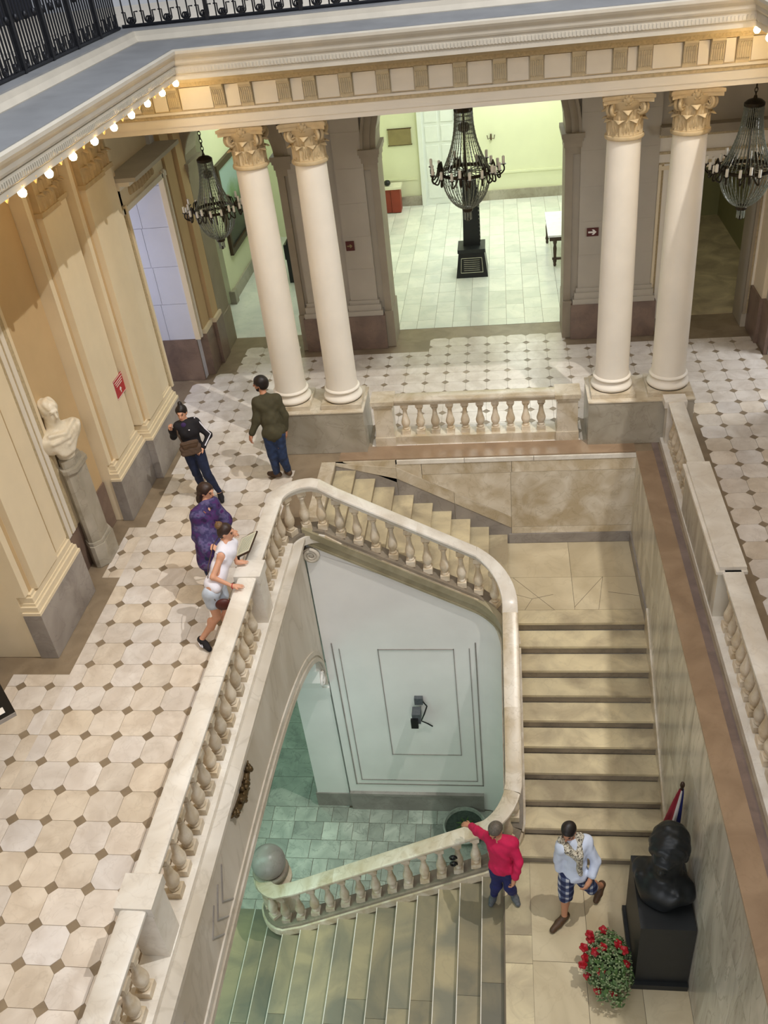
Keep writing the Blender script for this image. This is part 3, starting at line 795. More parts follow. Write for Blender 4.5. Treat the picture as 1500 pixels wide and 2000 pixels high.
for (a, c) in ((2.3, 3.48), (3.48, 4.4), (4.4, 5.33)):
    pslab([(a+0.003, min(-0.01, zl(a, 0.415))), (c-0.003, min(-0.01, zl(c, 0.415))), (c-0.003, zl(c, 0.20)), (a+0.003, min(-0.02, zl(a, 0.20)))], 'slab_marble', 0.028)
    pslab([(a+0.003, min(-0.02, zl(a, 0.195))), (c-0.003, zl(c, 0.195)), (c-0.003, zl(c, -0.25)), (a+0.003, zl(a, -0.25))], 'dado_marble', 0.02)
# right wall of the well
b = MB(); b.box(XR, XR+0.3, -9, YB, ZG, -0.014)
wsr = structure('wall_stair_right', 'tall grey veined marble wall on the right of the stairs', b, 'joint', 'wall')
ys = [YB, 0.3, -1.0, -2.3, -3.6, -4.9, -6.2, -7.5]
for a, c in zip(ys[:-1], ys[1:]):
    for z0, z1 in ((Z2-0.3, -1.9), (-1.9, -0.9), (-0.9, -0.008)):
        bb = MB(); bb.box(XR-0.012, XR, c+0.003, a-0.003, z0+0.003, z1-0.003); bb.build('wall_slab', 'grey_wall_marble', wsr)
# sloped skirting along the right wall
km = RISE/0.327
bb = MB(); bb.prism([(-0.45, Z1+0.28), (-0.45, Z1-0.5), (-3.72, Z2-0.3), (-3.72, Z2+0.16), (-3.39, Z2+0.16+0.06)], 'x', XR-0.035, XR-0.012); bb.build('skirting', 'slab_marble', wsr)
bb = MB(); bb.box(XR-0.035, XR-0.012, -0.45, YB, Z1, Z1+0.20); bb.build('skirting', 'dado_marble', wsr)
# floor strips on the right edge and back edge of the well
for nm, x0, x1, y0, y1, mm in (('floor_strip', XR-0.02, 7.545, -9, YB+0.02, 'strip_marble'), ('floor_strip', 7.545, 7.64, -9, 1.83, 'dark_strip_marble'), ('floor_strip', 2.55, XR-0.02, YB+0.02, 1.99, 'strip_marble')):
    bb = MB(); bb.box(x0, x1, y0, y1, -0.02, 0.001); bb.build(nm, mm, floor)
# wall under the left gallery: flat arch over the ground floor passage
ARC_Y0, ARC_A = -5.2, 4.75
def az(y):
    t = min(1.0, abs(y-ARC_Y0)/ARC_A)
    return -3.1 + 1.8*(1-t**2.5)**0.4
b = MB()
yl = [ARC_Y0 + ARC_A*math.cos(a) for a in np.linspace(0, PI, 61)]
poly = [(YF+0.0, -0.02), (YF+0.0, -3.1)] + [(y, az(y)) for y in yl] + [(-12, -3.1), (-12, -0.02)]
b.prism(poly, 'x', 1.75, 2.25)
wg = structure('wall_gallery_edge', 'pale carved stone face under the left balustrade, opening in a flat arch', b, 'well_stone', 'wall')
for (z0, z1, x1) in ((-0.06, -0.006, 2.34), (-0.12, -0.06, 2.31), (-0.20, -0.12, 2.29), (-0.26, -0.20, 2.27)):
    bb = MB(); bb.box(2.20, x1, -12, YF+0.02, z0, z1); bb.build('edge_moulding', 'well_stone', wg)
# archivolt ribs following the arch and chevron incisions
for off, d in ((0.0, 0.03), (0.14, 0.02)):
    bb = MB()
    pts = [(y, az(y)) for y in yl[2:-2]]
    v = []
    for (y, z) in pts:
        for (dx, dz) in ((2.24, off), (2.25+d, off), (2.25+d, off+0.09), (2.24, off+0.09)): v.append((dx, y, z+dz))
    n = len(pts); f = []
    for i in range(n-1):
        for j in range(4): f.append((i*4+j, i*4+(j+1) % 4, (i+1)*4+(j+1) % 4, (i+1)*4+j))
    f += [(0, 1, 2, 3), (4*n-4, 4*n-1, 4*n-2, 4*n-3)]
    bb.add(v, f); bb.build('arch_rib', 'well_stone', wg)
for k, y0 in enumerate((-5.5, -5.7, -5.9, -7.0, -7.15)):
    for (ya, za, yb_, zb) in ((y0, -0.42-0.05*k % 0.2, y0-0.22, -0.75), (y0-0.22, -0.75, y0, -1.05)):
        bb = MB(); bb.tube([(2.252, ya, za), (2.252, yb_, zb)], 0.012, 5); bb.build('chevron_groove', 'dado_marble', wg)
# wall below the upper flight, rounded into the side of the main flight
rr = 0.45
wp = [(2.27, YF)] + [(XS-rr + rr*math.sin(a), YF-rr + rr*math.cos(a)) for a in np.linspace(0, PI/2, 12)] + [(XS, -3.30)]
def wall_top(x, y):
    if x < XS-rr+0.001 and y > YF-0.001: return zl(x, -0.12)
    if y > YF-rr: return max(zl(x, -0.12), Z1-0.15)
    return Z1 - 0.12 + min(0, (y+0.457))*km
v = []; f = []
for (x, y) in wp:
    top = min(-0.3, wall_top(x, y))
    v += [(x, y, ZG), (x, y, top), (x+0.001, y+0.25 if y > YF-0.2 else y, ZG), (x+0.001, y+0.25 if y > YF-0.2 else y, top)]
b = MB()
n = len(wp)
for i in range(n-1):
    f.append((4*i, 4*i+4, 4*i+5, 4*i+1))
b.add(v, f)
# backing so the wall has depth
b.prism([(2.27, ZG), (XS-0.2, ZG), (XS-0.2, zl(XS-0.2, -0.14)), (2.6, zl(2.6, -0.14)), (2.27, -0.30)], 'y', YF+0.01, YF+0.3)
b.box(XS+0.01, XS+0.2, -3.3, YF-0.3, ZG, Z1-0.2-1.5)
wu = structure('wall_stair_front', 'white plastered wall below the upper flight with sunk panel', b, 'stucco_white', 'wall', 50)
for (x0, x1, z0, z1, w) in ((3.16, 4.37, -4.89, -2.335, 0.012), (2.42, 4.72, -5.72, -2.2, 0.02), (2.53, 4.62, -5.60, -2.32, 0.012)):
    def topz(x): return min(z1, zl(x, -0.55))
    segs = [((x0, z0), (x1, z0)), ((x0, z0), (x0, topz(x0))), ((x1, z0), (x1, topz(x1)))]
    if w < 0.015 and x0 > 3: segs.append(((x0, z1), (x1, z1)))
    for (p, q) in segs:
        bb = MB(); bb.box(min(p[0], q[0])-w/2, max(p[0], q[0])+w/2, YF-0.012, YF+0.01, min(p[1], q[1])-w/2, max(p[1], q[1])+w/2); bb.build('moulding_shadow_line', 'dado_marble', wu)  # darker stone colour paints the shadow lines of the panel mouldings
bb = MB(); bb.box(2.27, 4.72, YF-0.05, YF, ZG, ZG+0.42); bb.build('wall_base', 'dado_marble', wu)
bb = MB(); bb.box(2.27, 4.72, YF-0.065, YF, ZG+0.42, ZG+0.48); bb.build('wall_base_cap', 'dado_marble', wu)
b = MB(); b.box(-4, 2.27, 3.0, 3.2, ZG, -0.3); b.box(-4.2, -4, -12, 3.2, ZG, -0.3); b.box(2.05, 2.26, YF+0.5, 3.0, ZG, -0.3)
structure('wall_ground_floor', 'dim walls of the ground floor passage under the left gallery', b, 'stucco_white', 'wall')
# pier at the end of the passage arch, with capital and scroll bracket
t = thing('pier', 'white square pier with moulded cap at the far end of the passage arch', 'pier', (1.92, YF, ZG))
b = MB(); b.box(1.60, 2.25, YF+0.02, YF+0.8, ZG, ZG+0.36); b.build('base', 'dado_marble', t)
b = MB(); b.box(1.63, 2.23, YF+0.04, YF+0.8, ZG+0.36, -3.42); b.build('shaft', 'stucco_white', t)
b = MB()
for (d, za, zb) in ((0.0, -3.42, -3.34), (0.03, -3.34, -3.25), (0.05, -3.25, -3.20), (0.02, -3.20, -3.10)): b.box(1.61-d, 2.24+d*0.3, YF+0.03-d, YF+0.8, za, zb)
b.build('cap', 'stucco_white', t)
def scroll(c, r, xt, name, parent, m):
    sp = [(xt, c[1] + r*(1-0.82*i/40)*math.sin(i/40*4.6*PI), c[2] + r*(1-0.82*i/40)*math.cos(i/40*4.6*PI)) for i in range(41)]
    bb = MB(); bb.tube(sp, [0.03*(1-0.5*i/40) for i in range(41)], 7); return bb.build(name, m, parent, 60)
t = thing('scroll_bracket', 'carved stone scroll bracket above the pier cap of the passage arch', 'bracket', (2.0, YF-0.25, -2.9))
b = MB(); pr = [(-0.40, -3.1), (-0.62, -3.0), (-0.70, -2.8), (-0.62, -2.6), (-0.78, -2.45), (-0.72, -2.25), (-0.40, -2.25)]
b.prism([(y+0.0, z) for y, z in pr], 'x', 1.80, 2.20); b.build('body', 'stucco_white', t)
scroll((0, -0.55, -2.85), 0.13, 2.21, 'scroll', t, 'stucco_white')
t = thing('stair_scroll', 'round stone volute on the end of the sloping stringer under the upper flight', 'ornament', (2.36, YF, -0.38))
sp = [(2.36 + 0.12*(1-0.8*i/40)*math.sin(i/40*4.6*PI), YF-0.03, -0.38 + 0.12*(1-0.8*i/40)*math.cos(i/40*4.6*PI)) for i in range(41)]
b = MB(); b.tube(sp, [0.032*(1-0.5*i/40) for i in range(41)], 8); b.build('spiral', 'well_stone', t, 60)
b = MB(); b.add(*(lambda M: ([tuple(M @ Vector(p)) for p in MB().lathe([(0.001, 0), (0.13, 0), (0.13, 0.05), (0.001, 0.05)], n=20).v], MB().lathe([(0.001, 0), (0.13, 0), (0.13, 0.05), (0.001, 0.05)], n=20).f))(Matrix.Translation((2.36, YF+0.03, -0.38)) @ Matrix.Rotation(PI/2, 4, 'X'))); b.build('disc', 'well_stone', t, 50)
# stringer band along the upper flight
b = MB()
for (o0, o1, d) in ((0.02, -0.10, 0.05), (-0.10, -0.22, 0.025), (-0.22, -0.26, 0.04)):
    pts = [(2.30, YF)] + wp[1:]
    v = []; f = []
    for (x, y) in pts:
        tz = wall_top(x, y) + 0.12
        nx, ny = (0, -1) if y > YF-0.001 else ((x-(XS-rr))/rr, (y-(YF-rr))/rr)
        if y < YF-rr: nx, ny = 1, 0
        nx, ny = (-nx, -ny) if y <= YF-0.001 else (nx, ny)
        v += [(x+nx*d, y+ny*d, tz+o0), (x+nx*d, y+ny*d, tz+o1), (x-nx*0.05, y-ny*0.05, tz+o1), (x-nx*0.05, y-ny*0.05, tz+o0)]
    for i in range(len(pts)-1):
        for j in range(4): f.append((4*i+j, 4*i+(j+1) % 4, 4*i+4+(j+1) % 4, 4*i+4+j))
    b.add(v, f)
b.build('stringer', 'stringer_stone', wu, 50)

# ------------------------------------------------------------------ stairs
YU = YF + 0.06
t = thing('stair_flight', 'upper marble stair flight descending to the right from the left gallery', 'stairs', (3.9, 0.6, Z1))
b = MB(); b.box(2.27, 2.50, YU, YB-0.02, -0.05, 0.0); b.build('tread', 'slab_marble', t)
for i in range(9):
    x0 = 2.50 + i*0.305; z = -RISE*(i+1)
    b = MB(); b.box(x0-0.03, x0+0.315, YU, YB-0.02, z-0.035, z); b.build('tread', 'step_marble', t)
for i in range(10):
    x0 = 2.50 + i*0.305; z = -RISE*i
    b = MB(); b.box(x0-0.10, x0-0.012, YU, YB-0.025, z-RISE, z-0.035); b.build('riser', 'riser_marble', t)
b = MB(); b.prism([(2.28, -0.25), (2.42, -0.25), (5.04, Z1-0.02), (5.04, Z1-0.35), (2.28, -0.45)], 'y', YU+0.02, YB-0.03); b.build('soffit', 'stucco_white', t)
# landing
t = thing('stair_landing', 'square marble landing at the turn of the stairs, cut slabs', 'landing', (6.3, 0.5, Z1))
b = MB(); b.box(5.05, XR, -0.40, YB, Z1-0.30, Z1-0.008); b.build('base', 'joint', t)
for (x0, x1, y0, y1) in ((5.24, 6.26, 0.62, YB-0.035), (6.26, XR-0.035, 0.62, YB-0.035), (5.24, 6.26, -0.16, 0.62), (6.26, XR-0.035, -0.16, 0.62)):
    b = MB(); b.box(x0+0.003, x1-0.003, y0+0.003, y1-0.003, Z1-0.03, Z1); b.build('slab', 'cut_marble', t)
for (p, q) in (((5.33, 0.62), (5.95, -0.16)), ((5.62, 0.10), (5.95, 0.20)), ((5.62, 0.10), (5.50, -0.16)), ((6.26, -0.10), (6.75, 0.62)), ((6.75, 0.62), (6.62, -0.16)), ((6.80, 0.25), (7.26, 0.15)), ((5.26, 0.25), (5.62, 0.10))):
    bb = MB(); bb.tube([(p[0], p[1], Z1-0.001), (q[0], q[1], Z1-0.001)], 0.004, 4); bb.build('crack', 'joint', t)
b = MB(); b.box(5.24, XR-0.035, -0.457, -0.163, Z1-0.04, Z1); b.build('nosing_slab', 'step_marble', t)
# main flight
t = thing('stair_flight', 'wide main stair flight of worn yellow marble between rail and grey wall', 'stairs', (6.3, -1.9, Z2))
for i in range(1, 10):
    y0 = -0.457 - 0.327*i; z = Z1 - RISE*i
    xl = 5.26 if i < 9 else 5.20
    b = MB(); b.box(xl, XR-0.03, y0, y0+0.345, z-0.04, z); b.build('tread', 'step_marble', t)
for i in range(10):
    y0 = -0.457 - 0.327*i; z = Z1 - RISE*i
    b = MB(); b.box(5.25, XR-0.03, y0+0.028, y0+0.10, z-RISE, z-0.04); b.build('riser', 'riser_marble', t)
b = MB(); b.prism([(-0.40, Z1-0.20), (-0.40, Z1-0.45), (-3.40, Z2-0.45), (-3.40, Z2-0.20)], 'x', 5.22, XR); b.build('soffit', 'stucco_white', t)
# lower landing
t = thing('stair_landing', 'lower marble landing with the dark bust and flowers', 'landing', (6.3, -5.0, Z2))
b = MB(); b.box(5.10, XR, -9.0, -3.30, Z2-0.30, Z2-0.008); b.build('base', 'joint', t)
for (x0, x1, y0, y1) in ((5.455, 6.15, -4.75, -3.35), (6.15, XR-0.012, -4.75, -3.35), (5.455, 6.10, -6.3, -4.75), (6.10, 6.75, -6.3, -4.75), (6.75, XR-0.012, -6.3, -4.75), (5.455, 6.4, -8.0, -6.3), (6.4, XR-0.012, -8.0, -6.3)):
    b = MB(); b.box(x0+0.003, x1-0.003, y0+0.003, y1-0.003, Z2-0.03, Z2); b.build('slab', 'cut_marble', t)
for (y0, y1) in ((-4.42, -3.30), (-4.79, -4.42), (-5.9, -4.79), (-7.5, -5.9)):
    b = MB(); b.box(5.12, 5.455, y0+0.003, y1-0.003, Z2-0.04, Z2); b.build('nosing_slab', 'step_marble', t)
# lower flight
t = thing('stair_flight', 'lower stair flight of greenish marble descending to the left', 'stairs', (3.0, -5.5, ZG))
for i in range(1, 17):
    x0 = 5.12 - 0.313*i; z = Z2 - RISE*i
    yn = -3.20 if i < 11 else -3.20 + 0.10*(i-10)
    ycuts = [yn, -4.6 - rnd.random()*0.8, -8.0]
    for a, c in zip(ycuts[:-1], ycuts[1:]):
        b = MB(); b.box(x0, x0+0.335, c+0.002, a-0.002, z-0.04, z); b.build('tread', 'lower_step_marble', t)
    b = MB(); b.box(x0-0.0015, x0+0.010, -8.0, yn, z-0.016, z+0.0015); b.build('nosing', 'rail_marble', t)
for i in range(17):
    x0 = 5.12 - 0.313*i; z = Z2 - RISE*i
    yn = -3.20 if i < 11 else -3.20 + 0.10*(i-10)
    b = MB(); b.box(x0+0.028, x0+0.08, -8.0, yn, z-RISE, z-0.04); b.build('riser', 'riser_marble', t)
b = MB(); b.prism([(5.12, Z2-0.2), (5.12, ZG), (0.2, ZG), (0.5, ZG+0.1)], 'y', -8.0, -3.30); b.build('mass', 'stucco_white', t)

# ------------------------------------------------------------------ balustrades
def baluster_mesh(h, name='baluster'):
    s = h/0.60
    pr = [(0.040, 0.085), (0.052, 0.09), (0.056, 0.105), (0.048, 0.118), (0.040, 0.128), (0.062, 0.165), (0.073, 0.205), (0.072, 0.24), (0.060, 0.285), (0.046, 0.335), (0.037, 0.39), (0.034, 0.44), (0.036, 0.47), (0.050, 0.478), (0.052, 0.492), (0.040, 0.50), (0.042, 0.512), (0.054, 0.522), (0.054, 0.53)]
    b = MB(); b.lathe([(r, z*s) for r, z in pr], n=16)
    b.box(-0.068, 0.068, -0.068, 0.068, 0.0, 0.085*s); b.box(-0.062, 0.062, -0.062, 0.062, 0.53*s, h)
    return b.mesh(name, 'baluster_marble', 40)
BAL = baluster_mesh(0.60)
def rail_prof(w, h):
    a = w/2
    return [(-a+0.03, 0), (-a+0.005, -0.012), (-a, -0.035), (-a+0.01, -0.06), (-a+0.035, -0.075), (-a+0.045, -h), (a-0.045, -h), (a-0.035, -0.075), (a-0.01, -0.06), (a, -0.035), (a-0.005, -0.012), (a-0.03, 0)]
# left gallery balustrade, straight along x = 2.06
XL = 2.06
t = thing('balustrade', 'long white marble balustrade along the edge of the left gallery', 'balustrade', (XL, -4.5, 0))
for (y0, y1) in ((-11, -9.0), (-9.0, -6.75), (-6.44, -4.05), (-4.05, -2.38)):
    b = MB(); b.sweep(rail_prof(0.24, 0.125), [(XL, y0+0.002, 0.84), (XL, y1-0.002, 0.84)]); b.build('handrail', 'rail_marble', t, 35)
b = MB(); b.box(XL-0.13, XL+0.15, -11, -0.70, 0.0, 0.07); b.build('base_rail', 'rail_marble', t)
for (ya, yb_) in ((-6.74, -6.45), (-2.37, -2.08)):
    b = MB(); b.box(XL-0.12, XL+0.14, ya, yb_, 0.0, 0.74); p = b.build('post', 'rail_marble', t)
    b = MB(); b.box(XL-0.17, XL+0.17, ya-0.02, yb_+0.02, 0.74, 0.86); b.build('post_cap', 'rail_marble', p)
y = -10.3
while y < -2.5:
    if not (-6.86 < y < -6.33): 
        link('baluster', BAL, t, Vector((XL+0.02, y, 0.07)) - wloc(t))
    y += 0.232
# stair balustrade: continues from the post round the turn and down the three flights
t = thing('balustrade', 'curving marble stair balustrade running from the left gallery down all flights to the newel ball', 'balustrade', (5.2, -1.5, Z1))
ys0 = -2.08
YRU = -0.28; XRM = 5.275; YRL = -3.36
path = [(XL, ys0, 0.84), (XL, -0.85, 0.84)]
r = 0.45
for a in np.linspace(0, PI/2, 10)[1:]:
    path.append((XL + r - r*math.cos(a), -0.73 + r*math.sin(a), 0.845))
zu = lambda x: 0.86 - (x-2.5)*KU
zm = lambda y: Z1 + 0.86 + (y+0.457)*km
path.append((2.62, YRU, 0.82))
for x in np.linspace(2.85, 4.80, 8): path.append((x, YRU, zu(x)))
r2_ = 0.47
xc, yc = XRM - r2_, YRU - r2_
za, zb_ = zu(xc), zm(yc-0.1)
for a in np.linspace(0, PI/2, 11)[0:]:
    path.append((xc + r2_*math.sin(a), yc + r2_*math.cos(a), za + (zb_-za)*a/(PI/2)))
for y in np.linspace(yc-0.15, -2.85, 9): path.append((XRM, y, zm(y)))
r3 = 0.42
xc3, yc3 = XRM - r3, YRL + r3
zl3 = lambda x: Z2 + 0.89 - (5.12-x)*RISE/0.313
za3, zb3 = zm(yc3), zl3(xc3)
for a in np.linspace(0, PI/2, 10)[1:]:
    path.append((xc3 + r3*math.cos(a), yc3 - r3*math.sin(a), za3 + (zb3-za3)*a/(PI/2)))
for x in np.linspace(4.6, 2.0, 9): path.append((x, YRL, zl3(x)))
r4 = 0.40
for a in np.linspace(0, PI*0.62, 10)[1:]:
    path.append((1.80 - r4*math.sin(a), YRL + r4 - r4*math.cos(a), zl3(1.80) - 0.10*a))
path = [Vector(p) for p in path]
STAIR_PATH = path
cuts = [0, 11, 16, 20, 31, 36, 41, 49, 55, len(path)-1]
for a, c in zip(cuts[:-1], cuts[1:]):
    b = MB(); b.sweep(rail_prof(0.23, 0.125), path[a:c+1]); b.build('handrail', 'rail_marble' if a < 31 else 'slab_marble', t, 35)
# string course under the balusters, parallel to the rail
bot = [p - Vector((0, 0, 0.86 - 0.02)) for p in path]
for a, c in zip(cuts[:-1], cuts[1:]):
    b = MB(); b.sweep([(-0.15, 0), (-0.15, -0.14), (0.15, -0.14), (0.15, 0)], bot[a:c+1]); b.build('base_rail', 'baluster_marble' if a else 'rail_marble', t, 40)
    b = MB(); b.sweep([(-0.12, 0.05), (-0.12, 0.0), (0.12, 0.0), (0.12, 0.05)], bot[a:c+1]); b.build('base_fillet', 'riser_marble', t, 40)
d = 0.0
cum = [0.0]
for p, q in zip(path[:-1], path[1:]): cum.append(cum[-1] + math.hypot(q.x-p.x, q.y-p.y))
s = 0.16
BALS = baluster_mesh(0.68)
while s < cum[-1] - 0.1:
    i = max(j for j in range(len(cum)) if cum[j] <= s)
    i = min(i, len(path)-2)
    u = (s-cum[i])/max(1e-6, cum[i+1]-cum[i])
    p = path[i].lerp(path[i+1], u); q = path[min(i+1, len(path)-1)] - path[i]
    o = link('baluster', BALS, t, p - Vector((0, 0, 0.80)) - wloc(t), math.atan2(q.y, q.x))
    s += 0.247
# newel with ball
t = thing('newel_post', 'round stone newel with a large ball at the foot of the lower flight', 'newel', (1.52, -2.92, ZG))
b = MB(); b.lathe([(0.36, ZG), (0.36, ZG+0.25), (0.27, ZG+0.32), (0.24, -4.95), (0.26, -4.88), (0.30, -4.80), (0.30, -4.74), (0.22, -4.70), (0.20, -4.66)], 1.52, -2.92, 28); b.build('drum', 'baluster_marble', t, 40)
b = MB(); b.lathe([(0.19, -4.68), (0.27, -4.62), (0.285, -4.57), (0.27, -4.53), (0.25, -4.52)], 1.52, -2.92, 28); b.build('collar', 'riser_marble', t, 50)
b = MB(); b.ball((1.52, -2.92, -4.36), 0.265, 28); b.build('ball', 'dado_marble', t, 180)
# back balustrade
t = thing('balustrade', 'short cream marble balustrade between the column pedestals at the back', 'balustrade', (4.78, 2.15, 0))
for (x0, x1) in ((3.15, 3.45), (6.09, 6.41)):
    b = MB(); b.box(x0-0.02, x1+0.02, 1.985, 2.31, 0, 0.16); b.prism([(x0-0.02, 0.16), (x1+0.02, 0.16), (x1, 0.24), (x0, 0.24)], 'y', 2.0, 2.30); b.box(x0, x1, 2.0, 2.30, 0.24, 0.72); p = b.build('post', 'slab_marble', t)
    b = MB(); b.box(x0-0.02, x1+0.02, 1.98, 2.32, 0.72, 0.77); b.box(x0-0.04, x1+0.04, 1.96, 2.34, 0.77, 0.84); b.build('post_cap', 'slab_marble', p)
b = MB(); b.box(3.45, 6.09, 2.02, 2.28, 0, 0.15); b.build('base_rail', 'slab_marble', t)
b = MB(); b.sweep(rail_prof(0.27, 0.12), [(3.45, 2.15, 0.835), (6.09, 2.15, 0.835)]); b.build('handrail', 'slab_marble', t, 35)
BB = baluster_mesh(0.565)
for i in range(10):
    link('baluster', BB, t, Vector((3.64+0.2445*i, 2.15, 0.15)) - wloc(t))
# right balustrade
XRR = 7.83
t = thing('balustrade', 'white marble balustrade along the right gallery with a long solid panel', 'balustrade', (XRR, -2.0, 0))
for (y0, y1) in ((-9, -2.36), (-0.14, 1.80)):
    b = MB(); b.sweep(rail_prof(0.24, 0.12), [(XRR, y0, 0.84), (XRR, y1, 0.84)]); b.build('handrail', 'rail_marble', t, 35)
b = MB(); b.box(XRR-0.16, XRR+0.14, -9, 1.82, 0, 0.10); b.build('base_rail', 'rail_marble', t)
b = MB(); b.box(XRR-0.12, XRR+0.12, 1.62, 1.82, 0.1, 0.74); p = b.build('post', 'rail_marble', t)
b = MB(); b.box(XRR-0.17, XRR+0.16, 1.60, 1.84, 0.74, 0.85); b.build('post_cap', 'rail_marble', p)
b = MB(); b.box(XRR-0.15, XRR+0.13, -2.34, -0.16, 0, 0.80); p = b.build('panel', 'grey_wall_marble', t)
b = MB(); b.box(XRR-0.19, XRR+0.16, -2.40, -0.10, 0.80, 0.84); b.box(XRR-0.15, XRR+0.15, -2.37, -0.13, 0.84, 0.89); b.build('panel_cap', 'rail_marble', p)
y = -8.8
while y < 1.6:
    if not (-2.50 < y < -0.02): link('baluster', BAL, t, Vector((XRR-0.01, y, 0.10)) - wloc(t))
    y += 0.215

# ------------------------------------------------------------------ wrought iron railings on the upper gallery
def iron_rail(p0, p1, lab, pitch, scr):
    p0, p1 = Vector(p0), Vector(p1)
    t = thing('iron_railing', lab, 'railing', tuple((p0+p1)/2))
    L = (p1-p0).length; d = (p1-p0)/L
    ang = math.atan2(d.y, d.x)
    def W(u, z, off=0): return p0 + d*u + Vector((0, 0, z))
    for z in (0.02, 0.98):
        b = MB(); b.tube([W(0, z), W(L, z)], 0.022, 6); b.build('bar', 'iron', t)
    mb = MB(); mb.tube([(0, 0, 0.03), (0, 0, 0.97)], 0.011, 6); mm = mb.mesh('picket', 'iron')
    cm_ = MB()
    for sgn in (-1, 1):
        pts = []
        for i in range(22):
            a = i/21*1.6*2*PI; r = 0.045*(1-0.7*i/21)
            pts.append((sgn*(0.062 - 0.045 + r*math.cos(a)*1.0), 0, 0.085 - r*math.sin(a)))
        cm_.tube(pts, 0.010, 5)
    cm_.tube([(-0.062, 0, 0.085), (-0.062, 0, 0.18), (-0.11, 0, 0.18)], 0.010, 5); cm_.tube([(0.062, 0, 0.085), (0.062, 0, 0.18), (0.11, 0, 0.18)], 0.010, 5)
    cmm = cm_.mesh('scroll', 'iron')
    fm = MB(); fm.ball((0, 0, 0.5), 0.03, 8, 0, 1.6); fm = fm.mesh('knop', 'iron', 60)
    pm = MB(); pm.box(-0.025, 0.025, -0.025, 0.025, 0, 1.02); pm.ball((0, 0, 1.06), 0.045, 8); pm = pm.mesh('post', 'iron')
    u = 0.05; n = 0
    while u < L:
        if n % 10 == 9: link('post', pm, t, W(u, 0) - wloc(t), ang)
        else:
            link('picket', mm, t, W(u, 0) - wloc(t), ang)
            if n % 3 == 1: link('knop', fm, t, W(u, 0) - wloc(t), ang)
        u += pitch; n += 1
    u = 0.14
    while u < L:
        link('scroll', cmm, t, W(u, 0) - wloc(t), ang); u += scr
    return t
iron_rail((CX0-0.86, CY+0.86, 6.41), (CX1+0.86, CY+0.86, 6.41), 'black wrought iron railing with scrolls along the back of the upper gallery', 0.125, 0.25)
iron_rail((CX0-0.86, CY+0.74, 6.41), (CX0-0.86, -4.2, 6.41), 'black wrought iron railing with dense bars at the upper left', 0.075, 0.25)
